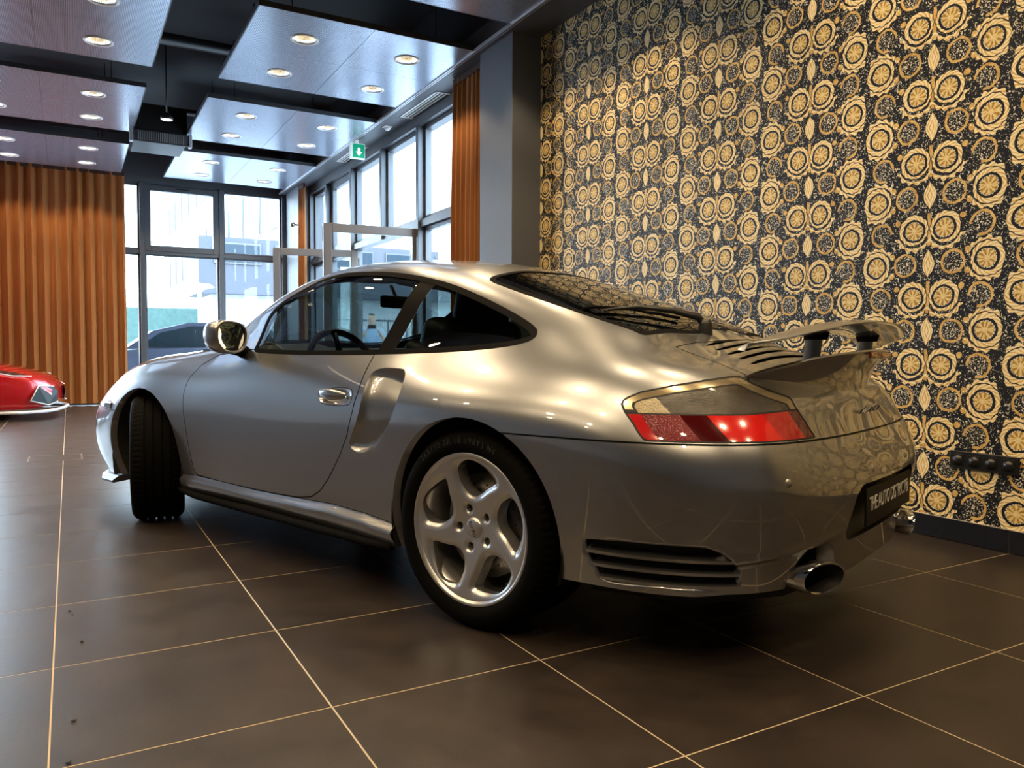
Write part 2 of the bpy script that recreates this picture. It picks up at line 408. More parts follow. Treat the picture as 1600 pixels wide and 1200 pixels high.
# plain left wall outside the picture, paint lightened to brighten the car's side
lw = struct(box('wall_left', (XL-.12, YB, 0), (XL, YF, ZC), mat('pale_grey_paint', (.34, .37, .42), .6)))
# open double door leaves
def door_leaf(n, hinge, tip, label, hz=2.27):
    root = struct(empty('door_%d' % n, (hinge[0], hinge[1], 0), math.atan2(tip[1]-hinge[1], tip[0]-hinge[0])), label)
    Lh = math.hypot(tip[0]-hinge[0], tip[1]-hinge[1]); f_ = .095
    box('stile', (0, -.03, .02), (f_, .03, hz), LEAFFRAME, root, bev=.006); box('stile', (Lh-f_, -.03, .02), (Lh, .03, hz), LEAFFRAME, root, bev=.006)
    box('rail', (f_, -.03, hz-f_), (Lh-f_, .03, hz), LEAFFRAME, root, bev=.006); box('rail', (f_, -.03, .02), (Lh-f_, .03, .16), LEAFFRAME, root, bev=.006)
    mesh('pane', [(f_, 0, .15), (Lh-f_, 0, .15), (Lh-f_, 0, hz-f_+.01), (f_, 0, hz-f_+.01)], [(0, 1, 2, 3)], GLASS, root)
    box('hinge', (-.02, -.045, hz-.22), (.03, -.028, hz-.10), BLACKP, root); box('hinge', (-.02, -.045, .25), (.03, -.028, .37), BLACKP, root)
    box('lock_case', (Lh-.03, -.036, hz-.20), (Lh+.004, -.028, hz-.03), BLACKP, root)
    tube('handle', [(Lh-.05, -.03, 1.0), (Lh-.05, -.08, 1.0), (Lh-.05, -.08, 1.30), (Lh-.05, -.03, 1.30)], .011, CHROME, root)
    return root
door_leaf(1, (3.56, 8.44), (2.46, 8.56), 'nearer open glass door leaf standing into the room')
door_leaf(2, (3.58, 10.72), (2.47, 11.02), 'farther open glass door leaf standing into the room')
# ------------------------------------------------------------------ curtains
def curtain(name, x0, x1, y, z0, z1, n, amp, seed, label, along='x', group=None):
    rnd = random.Random(seed); N = n*10; V = []; F_ = []; H = 14
    ph = [rnd.uniform(-.5, .5) for _ in range(n+2)]; am = [rnd.uniform(.55, 1.2) for _ in range(n+2)]
    for i in range(N+1):
        t = i/N*n; k = int(t); f = t-k; a = am[k]*(1-f)+am[k+1]*f
        for j in range(H+1):
            s = j/H
            wv = math.sin(2*math.pi*(t+.12*ph[k]*math.sin(s*2.2)))+.25*math.sin(4*math.pi*t+ph[k]*3)
            off = amp*a*wv*(.45+.55*min(1, s*2.5)) ; p = x0+(x1-x0)*i/N+.25*amp*math.sin(4*math.pi*t)*s
            z = z1+(z0-z1)*s
            V.append((p, y+off, z) if along == 'x' else (y+off, p, z))
    for i in range(N):
        for j in range(H): q = i*(H+1)+j; F_.append((q, q+1, q+H+2, q+H+1))
    o = empty(name, (0, 0, 0)); mesh('drape', V, F_, CURTAIN, o, smooth=True)
    if along == 'x': box('heading_tape', (x0, y-.02, z1-.05), (x1, y+.02, z1+.01), mat('dark_tape', (.05, .02, .01), .8), o)
    else: box('heading_tape', (y-.02, x0, z1-.05), (y+.02, x1, z1+.01), MATS['dark_tape'], o)
    return tag(o, label, 'curtain', group)
curtain('curtain', -1.02, .80, YF-.22, .035, 3.60, 12, .066, 1, 'wide rust velvet curtain in deep pleats across the far window')
curtain('curtain', 6.42, 7.08, 3.36, .03, 3.52, 7, .040, 2, 'narrow rust curtain drawn back beside the grey pillar', along='y')
curtain('curtain', 12.62, 12.92, 3.33, .03, 3.52, 5, .030, 3, 'slim rust curtain gathered beside the corner column', along='y')
# ------------------------------------------------------------------ ceiling panels and downlights
SHEET = .938; GAPS = .002
def sheet_mesh():
    V = []; F_ = []; n = 32; h = SHEET/2-GAPS
    for zz in (0, .018):
        for k in range(n):
            a = 2*math.pi*k/n; c, s = math.cos(a), math.sin(a); V.append((.103*c, .103*s, zz))
        for k in range(n):
            a = 2*math.pi*k/n; c, s = math.cos(a), math.sin(a); q = h/max(abs(c), abs(s)); V.append((q*c, q*s, zz))
    for k in range(n):
        k2 = (k+1) % n
        F_.append((k, k2, n+k2, n+k)); F_.append((2*n+k, 3*n+k, 3*n+k2, 2*n+k2))
        F_.append((n+k, n+k2, 3*n+k2, 3*n+k)); F_.append((k, 2*n+k, 2*n+k2, k2))
    me = bpy.data.meshes.new('metal_sheet'); me.from_pydata(V, [], F_); me.materials.append(PANEL); return me
SHEETME = sheet_mesh()
RING = mat('white_lamp_ring', (.8, .8, .8), .3); REFL = mat('lamp_reflector', (.85, .80, .70), .18, metal=.9)
LAMP = mat('lamp_glow', (1, .85, .6), .5, emit=(1, .84, .58), es=70)
def light_proto():
    r = empty('ceiling_downlight')
    lathe('trim_ring', [(.098, .012), (.100, -.004), (.108, -.008), (.118, -.006), (.120, .0), (.120, .003)], RING, r, 32)
    lathe('reflector', [(.099, .006), (.092, .035), (.078, .065), (.055, .085)], REFL, r, 32)
    lathe('lamp', [(.0, .060), (.024, .064), (.040, .075), (.046, .088), (.0, .089)], LAMP, r, 20)
    lathe('housing', [(.101, .018), (.101, .10), (.0, .101)], BLACKP, r, 20)
    ld = bpy.data.lights.new('downlight_beam', 'SPOT'); ld.energy = DOWNLIGHT_W; ld.color = (1, .73, .41); ld.spot_size = math.radians(118); ld.spot_blend = .35; ld.shadow_soft_size = .05
    l = bpy.data.objects.new('beam', ld); link(l, r); l.location = (0, 0, -.012)
    return r
LP = light_proto(); lfirst = [True]
def downlight(x, y, label):
    o = LP if lfirst[0] else copytree(LP); lfirst[0] = False
    o.location = (x, y, 3.54); tag(o, label, 'ceiling light', 'round downlights in the metal ceiling panels')
rows = [(-1.32, 'behind the camera'), (1.23, 'above the silver car'), (3.78, 'at the picture top'), (6.33, 'in the nearest full row'), (8.88, 'in the middle row'), (11.43, 'in the last row')]
cols = [(1.335, 'right-hand'), (-1.145, 'left-hand'), (-3.625, 'far left')]
pos4 = ['near inner', 'near outer', 'far inner', 'far outer']
for ci, (x0, cn) in enumerate(cols):
    for ri, (y0, rn) in enumerate(rows):
        if ci == 2 and ri in (0, 5): continue
        root = empty('ceiling_panel', (x0, y0, 3.54)); tag(root, '%s perforated metal ceiling panel %s' % (cn, rn), 'ceiling panel', 'suspended metal ceiling panels')
        fb = bmesh.new(); Wd = SHEET*2
        for lo, hi in (((-.008, -.008), (Wd+.008, 0)), ((-.008, Wd), (Wd+.008, Wd+.008)), ((-.008, 0), (0, Wd)), ((Wd, 0), (Wd+.008, Wd))):
            bbox(fb, ((lo[0]+hi[0])/2, (lo[1]+hi[1])/2, .022), (hi[0]-lo[0], hi[1]-lo[1], .046))
        bmobj('edge_frame', fb, mat('panel_edge', (.10, .105, .12), .4, metal=.5), root)
        for q in range(4):
            sx_, sy_ = (q % 2+.5)*SHEET, (q//2+.5)*SHEET
            s_ = bpy.data.objects.new('metal_sheet', SHEETME); link(s_, root); s_.location = (sx_, sy_, 0)
            side = ('left' if q % 2 == 0 else 'right'); dep = ('near' if q < 2 else 'far')
            downlight(x0+sx_+.012, y0+sy_+.03, 'warm downlight, %s %s corner of the %s panel %s' % (dep, side, cn, rn))
        for hx in (.3, Wd-.3):
            for hy in (.2, Wd-.2): tube('hanger_rod', [(hx, hy, .04), (hx, hy, ZC-3.54)], .006, BLACKP, root, 6)
# pipes and ducts in the void
for i, (y_, r_) in enumerate([(5.95, .05), (8.55, .06), (11.05, .045)]):
    o = tube('ceiling_pipe', [(XL, y_, 3.95), (3.2, y_, 3.95)], r_, BLACKP, None, 12); tag(o, ['black pipe crossing the void nearest the camera', 'black pipe crossing the void behind the first panels', 'black pipe crossing the void before the last panels'][i], 'pipe', 'pipes in the ceiling void')
# air conditioner in the centre gap
ac = empty('air_conditioner', (1.03, 10.55, 3.42)); tag(ac, 'black ceiling air conditioner with a pale slatted grille in the centre gap', 'air conditioner')
box('body', (-.30, -.02, .0), (.30, .75, .42), BLACKP, ac, bev=.01)
gm = mat('grille_silver', (.45, .46, .48), .35, metal=.6)
gr = box('grille_frame', (-.31, -.055, -.04), (.31, -.02, .10), mat('grille_dark', (.04, .04, .045), .5), ac, bev=.006)
for i in range(26): box('slat', (-.25+i*.02-.004, -.066, -.025), (-.25+i*.02+.004, -.055, .085), gm, gr)
for s_ in (-1, 1): box('end_cap', (s_*.33-.02, -.07, -.05), (s_*.33+.02, .02, .11), gm, ac, bev=.006)
# pendant spot
pn = empty('pendant_spotlight', (.99, 9.5, 3.42)); tag(pn, 'small black spotlight hanging on a thin rod in the ceiling gap', 'spotlight')
tube('rod', [(0, 0, .05), (0, 0, ZC-3.42)], .007, BLACKP, pn, 8); lathe('lamp_head', [(.0, .06), (.03, .06), (.062, .02), (.066, -.01), (.058, -.012)], BLACKP, pn, 24); lathe('lens', [(0, -.006), (.057, -.010)], mat('lens_glow', (.9, .9, .85), .3, emit=(1, .95, .85), es=3), pn, 24)
# exit sign, sensor, vents, security camera
ex = empty('exit_sign', (3.24, 9.72, 3.30)); tag(ex, 'green and white emergency exit sign hanging below the soffit edge', 'exit sign')
box('housing', (-.10, -.02, 0), (.10, .02, .20), mat('sign_white', (.75, .8, .78), .4, emit=(.8, 1, .9), es=.25), ex, bev=.006)
box('green_panel', (-.06, -.024, .015), (.092, -.019, .185), mat('exit_green', (.0, .28, .14), .4, emit=(0, .5, .25), es=.35), ex)
aw = mat('sign_mark', (.9, .95, .9), .4, emit=(1, 1, 1), es=.5)
mesh('arrow', [(.0, -.026, .14), (.035, -.026, .14), (.035, -.026, .09), (.06, -.026, .09), (.0175, -.026, .035), (-.025, -.026, .09), (0, -.026, .09)], [(0, 6, 2, 1), (5, 4, 3, 2, 6)][:2], aw, ex)
box('bracket', (-.02, -.012, .20), (.02, .012, .24), MATS['sign_white'], ex)
def vent(y0, y1, label):
    v = empty('air_vent', (3.43, (y0+y1)/2, 3.54)); tag(v, label, 'air vent', 'slotted vents in the soffit')
    L_ = (y1-y0)/2
    for a, b_ in (((-.09, -L_), (.09, -L_+.02)), ((-.09, L_-.02), (.09, L_)), ((-.09, -L_), (-.07, L_)), ((.07, -L_), (.09, L_))): box('frame_bar', (a[0], a[1], -.008), (b_[0], b_[1], .0), WHITE, v)
    box('backing', (-.07, -L_, -.002), (.07, L_, .0), BLACKP, v)
    for q in range(3): box('slat', (-.045+q*.04-.007, -L_+.02, -.007), (-.045+q*.04+.007, L_-.02, -.001), WHITE, v)
vent(7.48, 8.50, 'white slotted air vent in the soffit nearer the pillar'); vent(9.98, 10.95, 'white slotted air vent in the soffit above the farther door')
sn = empty('motion_sensor', (3.36, 8.95, 3.54)); tag(sn, 'small white motion sensor on the soffit', 'sensor'); box('base', (-.05, -.05, -.012), (.05, .05, 0), WHITE, sn, bev=.004); lathe('dome', [(0, -.05), (.02, -.047), (.036, -.03), (.04, -.012)], WHITE, sn, 20)
sc = empty('security_camera', (3.30, 13.0, 2.92)); tag(sc, 'small black security camera on the corner column', 'camera'); tube('arm', [(.02, 0, 0), (-.06, -.02, .0)], .012, BLACKP, sc); lathe('body', [(0, -.07), (.03, -.068), (.034, .03), (.0, .034)], BLACKP, sc, 16, axis='Y', loc=(-.08, -.04, -.01)); lathe('lens', [(0, -.074), (.02, -.072)], CHROME, sc, 16, axis='Y', loc=(-.08, -.04, -.01))
# socket strip on the papered wall
ss = empty('socket_strip', (XR, 1.972, .383)); tag(ss, 'black four-gang power socket strip low on the papered wall', 'socket')
box('plate', (-.012, -.152, -.04), (0, .152, .04), BLACKP, ss, bev=.003)
for i in range(4):
    g = box('socket', (-.0145, -.111+i*.074-.026, -.026), (-.012, -.111+i*.074+.026, .026), mat('socket_black', (.02, .02, .022), .25), ss, bev=.002)
    V, F_ = lathe_mesh([(.0, .010), (.0195, .010), (.0195, -.001), (.0225, -.001)], 24, 'Z'); R_ = Matrix.Rotation(-math.pi/2, 4, 'Y')
    mesh('well', [tuple(R_ @ Vector(v)+Vector((-.0147, -.111+i*.074, 0))) for v in V], F_, MATS['socket_black'], g, smooth=True)
    for s_ in (-1, 1): box('pin_hole', (-.0062, -.111+i*.074+s_*.0095-.0025, -.0025), (-.0048, -.111+i*.074+s_*.0095+.0025, .0025), mat('hole_black', (0, 0, 0), .9), g)
# ------------------------------------------------------------------ car body surface
def _cub(pts, per):
    """cubic spline second-derivative style evaluator through pts (n,3), uniform parameter; periodic if per"""
    P = np.asarray(pts, float); n = len(P)
    if per:
        A = np.zeros((n, n))
        for i in range(n):
            A[i, i] = 4; A[i, (i-1) % n] = 1; A[i, (i+1) % n] = 1
        B = 3*(np.roll(P, -1, 0)-np.roll(P, 1, 0))
    else:
        A = np.zeros((n, n)); B = np.zeros_like(P)
        A[0, 0] = 2; A[0, 1] = 1; A[-1, -1] = 2; A[-1, -2] = 1
        B[0] = 3*(P[1]-P[0]); B[-1] = 3*(P[-1]-P[-2])
        for i in range(1, n-1):
            A[i, i-1] = 1; A[i, i] = 4; A[i, i+1] = 1; B[i] = 3*(P[i+1]-P[i-1])
    D = np.linalg.solve(A, B.reshape(n, -1)).reshape(P.shape)
    def ev(t):
        t = np.asarray(t, float)
        i = np.floor(t).astype(int); i = i % n if per else np.clip(i, 0, n-2)
        u = t-np.floor(t) if per else t-i
        k = (i+1) % n
        sh = (len(t),)+(1,)*(P.ndim-1); u = u.reshape(sh)
        return (P[i]*(2*u**3-3*u**2+1)+D[i]*(u**3-2*u**2+u)+P[k]*(-2*u**3+3*u**2)+D[k]*(u**3-u**2))
    return ev
def sect(x, *yz): return [(x, y, z) for y, z in yz]
RIBS = [
 # nose centre, nose, nose corner, ahead of the front wheel
 [(3.30,0,.18),(3.36,0,.30),(3.38,0,.42),(3.36,0,.54),(3.30,0,.62),(3.22,0,.66),(3.12,0,.695),(3.0,0,.725),(2.9,0,.745)],
 [(3.27,.35,.18),(3.325,.37,.30),(3.345,.38,.42),(3.32,.37,.53),(3.25,.34,.615),(3.15,.29,.665),(3.03,.22,.705),(2.9,.11,.745),(2.8,0,.765)],
 [(3.10,.62,.18),(3.16,.66,.30),(3.175,.67,.42),(3.14,.665,.54),(3.03,.62,.645),(2.93,.53,.70),(2.82,.40,.735),(2.72,.2,.78),(2.65,0,.795)],
 [(2.78,.77,.19),(2.80,.815,.33),(2.80,.828,.48),(2.76,.81,.61),(2.70,.745,.735),(2.65,.63,.785),(2.58,.48,.775),(2.53,.24,.81),(2.5,0,.825)],
 sect(2.35,(.80,.20),(.845,.38),(.857,.55),(.842,.69),(.765,.805),(.63,.845),(.48,.835),(.25,.855),(0,.865)),
 sect(2.02,(.80,.20),(.833,.36),(.845,.55),(.832,.70),(.762,.825),(.66,.868),(.50,.875),(.25,.90),(0,.91)),
 sect(1.70,(.80,.20),(.83,.34),(.843,.54),(.83,.70),(.75,.848),(.675,.925),(.585,.995),(.33,1.045),(0,1.065)),
 sect(1.35,(.805,.20),(.838,.34),(.85,.54),(.838,.70),(.775,.855),(.70,1.00),(.61,1.13),(.35,1.21),(0,1.235)),
 sect(.95,(.82,.20),(.85,.34),(.862,.54),(.85,.70),(.79,.857),(.71,1.02),(.605,1.185),(.36,1.262),(0,1.287)),
 sect(.50,(.845,.20),(.872,.34),(.885,.54),(.873,.71),(.785,.862),(.705,1.01),(.60,1.15),(.36,1.222),(0,1.247)),
 sect(.10,(.87,.20),(.90,.36),(.913,.56),(.897,.72),(.745,.885),(.665,.98),(.57,1.06),(.36,1.12),(0,1.145)),
 sect(-.30,(.87,.22),(.895,.38),(.905,.56),(.887,.70),(.765,.835),(.63,.915),(.51,.962),(.30,.998),(0,1.012)),
 [(-.58,.83,.22),(-.60,.86,.38),(-.61,.868,.54),(-.58,.85,.66),(-.55,.735,.80),(-.50,.60,.862),(-.46,.46,.90),(-.42,.25,.94),(-.40,0,.965)],
 [(-.80,.70,.22),(-.83,.735,.38),(-.845,.745,.53),(-.80,.725,.655),(-.73,.63,.775),(-.67,.50,.83),(-.60,.36,.867),(-.55,.18,.90),(-.53,0,.915)],
 [(-.905,.50,.22),(-.94,.53,.38),(-.957,.535,.52),(-.905,.52,.65),(-.86,.45,.745),(-.80,.36,.80),(-.74,.26,.835),(-.68,.13,.865),(-.65,0,.88)],
 [(-.945,.26,.22),(-.98,.27,.38),(-.998,.275,.515),(-.94,.265,.645),(-.90,.23,.73),(-.865,.18,.775),(-.82,.13,.80),(-.77,.06,.825),(-.75,0,.835)],
 [(-.95,0,.22),(-.99,0,.38),(-1.01,0,.51),(-.95,0,.64),(-.915,0,.72),(-.89,0,.76),(-.865,0,.785),(-.84,0,.80),(-.82,0,.81)],
]
def body_grid(ni=10, nj=12):
    """left half of the body: ribs from nose centre to tail centre, each from lower edge up to the centre line"""
    L = np.array(RIBS); n = len(L)
    M = L*np.array([1, -1, 1])
    ring = np.concatenate([L, M[-2:0:-1]], 0)                       # closed loop of ribs round the car
    full = np.concatenate([ring, ring[(-np.arange(len(ring))) % len(ring)][:, -2::-1]], 1)   # each rib over to the other side
    evi = _cub(full, True)
    G = evi(np.linspace(0, n-1, (n-1)*ni+1))
    evj = _cub(np.swapaxes(G, 0, 1), False)
    G = np.swapaxes(evj(np.linspace(0, 8, 8*nj+1)), 0, 1)
    G[:, -1, 1] = 0; G[0, :, 1] = 0; G[-1, :, 1] = 0
    return G
# ------------------------------------------------------------------ cutting the body surface into panels
class Pool:
    def __init__(s, V, N, P):
        s.V, s.N, s.P = list(map(tuple, V)), list(map(tuple, N)), list(map(tuple, P)); s._a = None
    def arr(s):
        if s._a is None or len(s._a[0]) != len(s.V): s._a = (np.array(s.V), np.array(s.N), np.array(s.P))
        return s._a
def clip(pool, faces, field):
    """split faces along field(V, P) = 0 -> (faces with field<0, faces with field>0, cut segments)"""
    if not faces: return [], [], []
    V, N, P = pool.arr(); idx = np.unique(np.concatenate([np.asarray(f) for f in faces]))
    val = np.zeros(len(V)); val[idx] = field(V[idx], P[idx]); val[np.abs(val) < 1e-7] = 1e-7
    ins, out, seg, cache = [], [], [], {}
    def cut(a, b):
        k = (a, b) if a < b else (b, a)
        if k not in cache:
            t = val[k[0]]/(val[k[0]]-val[k[1]])
            f = lambda A: tuple(A[k[0]]*(1-t)+A[k[1]]*t)
            n = np.array(f(N)); n = n/max(1e-9, np.linalg.norm(n))
            cache[k] = len(pool.V); pool.V.append(f(V)); pool.N.append(tuple(n)); pool.P.append(f(P))
        return cache[k]
    for f in faces:
        s = [val[i] < 0 for i in f]
        if all(s): ins.append(f); continue
        if not any(s): out.append(f); continue
        fi, fo, cs = [], [], []
        n = len(f)
        for q in range(n):
            a, b = f[q], f[(q+1) % n]
            (fi if s[q] else fo).append(a)
            if s[q] != s[(q+1) % n]:
                c = cut(a, b); fi.append(c); fo.append(c); cs.append((c, s[q]))
        if len(fi) > 2: ins.append(tuple(fi))
        if len(fo) > 2: out.append(tuple(fo))
        if len(cs) == 2: seg.append((cs[0][0], cs[1][0]) if cs[0][1] else (cs[1][0], cs[0][0]))
    pool._a = None
    return ins, out, seg
def sdpoly(poly, smooth=True):
    """signed distance (negative inside) to closed polygon, 2-D"""
    Q = np.array(poly, float)
    if smooth: Q = _cub(Q, True)(np.linspace(0, len(Q), len(Q)*6, endpoint=False))
    A, B = Q, np.roll(Q, -1, 0)
    def f(X):
        d = np.full(len(X), 1e9); ins = np.zeros(len(X), bool)
        for a, b in zip(A, B):
            e = b-a; w_ = X-a; t = np.clip((w_@e)/max(1e-12, e@e), 0, 1)
            d = np.minimum(d, np.hypot(*(w_-t[:, None]*e).T))
            c = (a[1] > X[:, 1]) != (b[1] > X[:, 1])
            if b[1] != a[1]: ins ^= c & (X[:, 0] < (b[0]-a[0])*(X[:, 1]-a[1])/(b[1]-a[1])+a[0])
        return np.where(ins, -d, d)
    return f
def side(poly, smooth=True):
    s = sdpoly(poly, smooth); return lambda V, P: s(V[:, [0, 2]])
def plan(poly, smooth=False):
    s = sdpoly(poly, smooth); return lambda V, P: s(np.stack([V[:, 0], np.abs(V[:, 1])], 1))
def rear(poly, smooth=False):
    s = sdpoly([(a*.19, b) for a, b in poly], smooth); return lambda V, P: s(np.stack([P[:, 0]*.19, V[:, 2]], 1))
def lip(pool, seg, off):
    """extra faces from cut segments, pushed by off(V, N)"""
    m = {}; F_ = []
    for a, b in seg:
        for q in (a, b):
            if q not in m:
                v = np.array(pool.V[q]); n = np.array(pool.N[q]); m[q] = len(pool.V)
                pool.V.append(tuple(v+off(v, n))); pool.N.append(tuple(n)); pool.P.append(pool.P[q])
        F_.append((a, b, m[b], m[a]))
    pool._a = None
    return F_
def part(pool, faces, name, m, parent, off=0.0, disp=None, flat=False, label=None, sideof=None):
    if sideof is not None: faces = [f for f in faces if sum(pool.V[i][1] for i in f)*sideof > 0]
    if not faces: return None
    V, N, P = pool.arr(); idx = np.unique(np.concatenate([np.asarray(f) for f in faces])); mp = {int(k): q for q, k in enumerate(idx)}
    vv, nn = V[idx].copy(), N[idx]
    if off: vv = vv+nn*off
    if disp is not None: vv = disp(vv, nn, P[idx])
    o = mesh(name, vv, [tuple(mp[i] for i in f) for f in faces], m, parent, smooth=not flat, normals=None if (flat or disp is not None) else nn)
    if label: o['label'] = label
    return o
# ------------------------------------------------------------------ car materials
def paint_mat():
    m, nt, b = newmat('silver_metallic_paint'); L = nt.links
    tc = nt.nodes.new('ShaderNodeTexCoord'); n = nt.nodes.new('ShaderNodeTexNoise'); n.inputs['Scale'].default_value = 900; n.inputs['Detail'].default_value = 2
    L.new(tc.outputs['Object'], n.inputs['Vector'])
    mx = nt.nodes.new('ShaderNodeMix'); mx.data_type = 'RGBA'; mx.inputs[6].default_value = (.255, .263, .285, 1); mx.inputs[7].default_value = (.385, .395, .42, 1)
    L.new(n.outputs[0], mx.inputs[0]); L.new(mx.outputs[2], b.inputs['Base Color'])
    b.inputs['Metallic'].default_value = .92; b.inputs['Roughness'].default_value = .30
    b.inputs['Coat Weight'].default_value = 1; b.inputs['Coat Roughness'].default_value = .02; b.inputs['Coat IOR'].default_value = 2.3
    return m
PAINT = paint_mat()
GAP = mat('panel_gap_black', (.004, .004, .004), .7)
RUBBER = mat('black_rubber_seal', (.008, .008, .009), .7, spec=.02)
CARGLASS = glassmat('tinted_car_glass', (.34, .40, .40), 1.3)
REARGLASS = glassmat('dark_rear_glass', (.06, .07, .07), 1.5)
LINING = mat('charcoal_lining', (.010, .010, .012), .8)
LEATHER = mat('black_leather', (.014, .014, .016), .45, bump=.15, bscale=250)
BLACKGLOSS = mat('black_gloss', (.006, .006, .007), .15)
CAR = empty('sports_car', (1.9107, 2.4859, 0), math.radians(110.8)); tag(CAR, 'silver sports coupe with a raised rear wing parked on dark tiles by the papered wall', 'car')
def bodypool(ni, nj):
    G = body_grid(ni, nj); n, m_ = G.shape[:2]
    di = np.gradient(G, axis=0); dj = np.gradient(G, axis=1)
    # tangents across the mirror planes
    di[0] = (G[1]-G[1]*np.array([1, -1, 1]))/2; di[-1] = (G[-2]*np.array([1, -1, 1])-G[-2])/2
    Nn = np.cross(di, dj); ln_ = np.linalg.norm(Nn, axis=2, keepdims=True); Nn = Nn/np.maximum(ln_, 1e-9)
    Nn[:, -1, 1] = 0; Nn[0, :, 1] = 0; Nn[-1, :, 1] = 0; Nn /= np.maximum(np.linalg.norm(Nn, axis=2, keepdims=True), 1e-9)
    I, J = np.meshgrid(np.linspace(0, len(RIBS)-1, n), np.linspace(0, 8, m_), indexing='ij')
    Pp = np.stack([I, J, np.ones_like(I)], 2)
    V = np.concatenate([G.reshape(-1, 3), G.reshape(-1, 3)*np.array([1, -1, 1])])
    N = np.concatenate([Nn.reshape(-1, 3), Nn.reshape(-1, 3)*np.array([1, -1, 1])])
    P = np.concatenate([Pp.reshape(-1, 3), Pp.reshape(-1, 3)*np.array([1, 1, -1])])
    key = {}; remap = np.zeros(len(V), int); keep = []
    for q, v in enumerate(np.round(V, 6)):
        k = tuple(v)
        if k not in key: key[k] = len(keep); keep.append(q)
        remap[q] = key[k]
    F_ = []
    for h in (0, 1):
        for i in range(n-1):
            for j in range(m_-1):
                a, b, c, d = [h*n*m_+x*m_+y for x, y in ((i, j), (i, j+1), (i+1, j+1), (i+1, j))]
                f = [remap[q] for q in ((a, d, c, b) if h == 0 else (a, b, c, d))]
                g = [f[q] for q in range(4) if f[q] != f[(q+1) % 4]]
                if len(set(g)) > 2: F_.append(tuple(g))
    return Pool(V[keep], N[keep], P[keep]), F_
WHEELS = dict(rear=(0.005, .312, .357), front=(2.285, .318, .362))
SEAMZ = .632
DLO = [(1.319, .860), (1.395, .893), (1.405, .985), (1.367, 1.057), (1.274, 1.108), (1.184, 1.144), (1.105, 1.175), (1.018, 1.192), (.937, 1.196), (.735, 1.186), (.549, 1.162), (.375, 1.124), (.208, 1.070), (.047, 1.008), (-.058, .962), (-.099, .934), (-.089, .905), (.017, .884), (.212, .870), (.513, .860), (.884, .855)]
DOOR = [(1.706, .849), (1.80, .806), (1.86, .736), (1.868, .662), (1.862, .581), (1.835, .448), (1.805, .310), (1.78, .291), (1.55, .283), (1.184, .283), (.97, .290), (.87, .305), (.80, .340), (.734, .400), (.66, .49), (.612, .566), (.582, .650), (.568, .719), (.570, .783), (.568, .831), (.560, .870), (.9, .885), (1.3, .885), (1.45, .872)]
INTAKE = [(.545, .510), (.594, .526), (.592, .557), (.560, .61), (.540, .664), (.536, .72), (.535, .775), (.520, .803), (.470, .813), (.395, .812), (.352, .797), (.333, .744), (.334, .686), (.365, .619), (.421, .555), (.476, .523)]
HANDLE = [(.806, .693), (.785, .720), (.710, .737), (.630, .737), (.598, .722), (.597, .688), (.634, .671), (.727, .669), (.785, .675)]
VENT = [(11.40, .346), (11.435, .355), (11.726, .361), (12.1, .363), (12.481, .363), (12.70, .357), (12.875, .332), (12.96, .310), (13.03, .274), (13.01, .250), (12.86, .241), (12.4, .239), (12.0, .239), (11.62, .239), (11.52, .268), (11.44, .303)]
TAIL = [(11.735, .735), (11.775, .748), (11.93, .765), (12.30, .783), (12.706, .797), (13.08, .807), (13.20, .806), (13.36, .788), (13.62, .766), (13.89, .749), (13.975, .719), (14.12, .680), (14.235, .640), (14.20, .6365), (13.6, .6365), (12.6, .6365), (12.07, .6365), (12.03, .645), (11.93, .680), (11.80, .712)]
RWIN = [(.30, -.2), (.30, 0), (.296, .2), (.288, .36), (.280, .437), (.258, .500), (.20, .516), (.136, .519), (-.011, .522), (-.146, .523), (-.272, .521), (-.365, .510), (-.402, .482), (-.418, .32), (-.436, .167), (-.442, 0), (-.442, -.2)]
WSCR = [(2.0, -.2), (2.0, 0), (1.97, .3), (1.87, .50), (1.74, .60), (1.60, .607), (1.45, .592), (1.37, .57), (1.325, .50), (1.335, .3), (1.345, 0), (1.345, -.2)]
LID = [(-.522, -.2), (-.522, 0), (-.519, .089), (-.505, .213), (-.487, .327), (-.484, .464), (-.585, .473), (-.70, .501), (-.735, .507), (-.77, .56), (-1.2, .56), (-1.2, -.2)]
def absy(fn, lo): return lambda V, P: np.where(np.abs(V[:, 1]) > lo, fn(V, P), 1.0)
pool, F0 = bodypool(16, 16)
PAIRS = ((1, 'left'), (-1, 'right'))
# wheel arches
rest_ = F0; arch_seg = []
for nm, (wx, wz, wr) in WHEELS.items():
    fld = absy(lambda V, P, wx=wx, wz=wz, wr=wr: np.hypot(V[:, 0]-wx, V[:, 2]-wz)-wr, .45)
    _, rest_, sg = clip(pool, rest_, fld); arch_seg += sg
archlip = lip(pool, arch_seg, lambda v, n: np.array([0, -math.copysign(.035, v[1]), 0]))
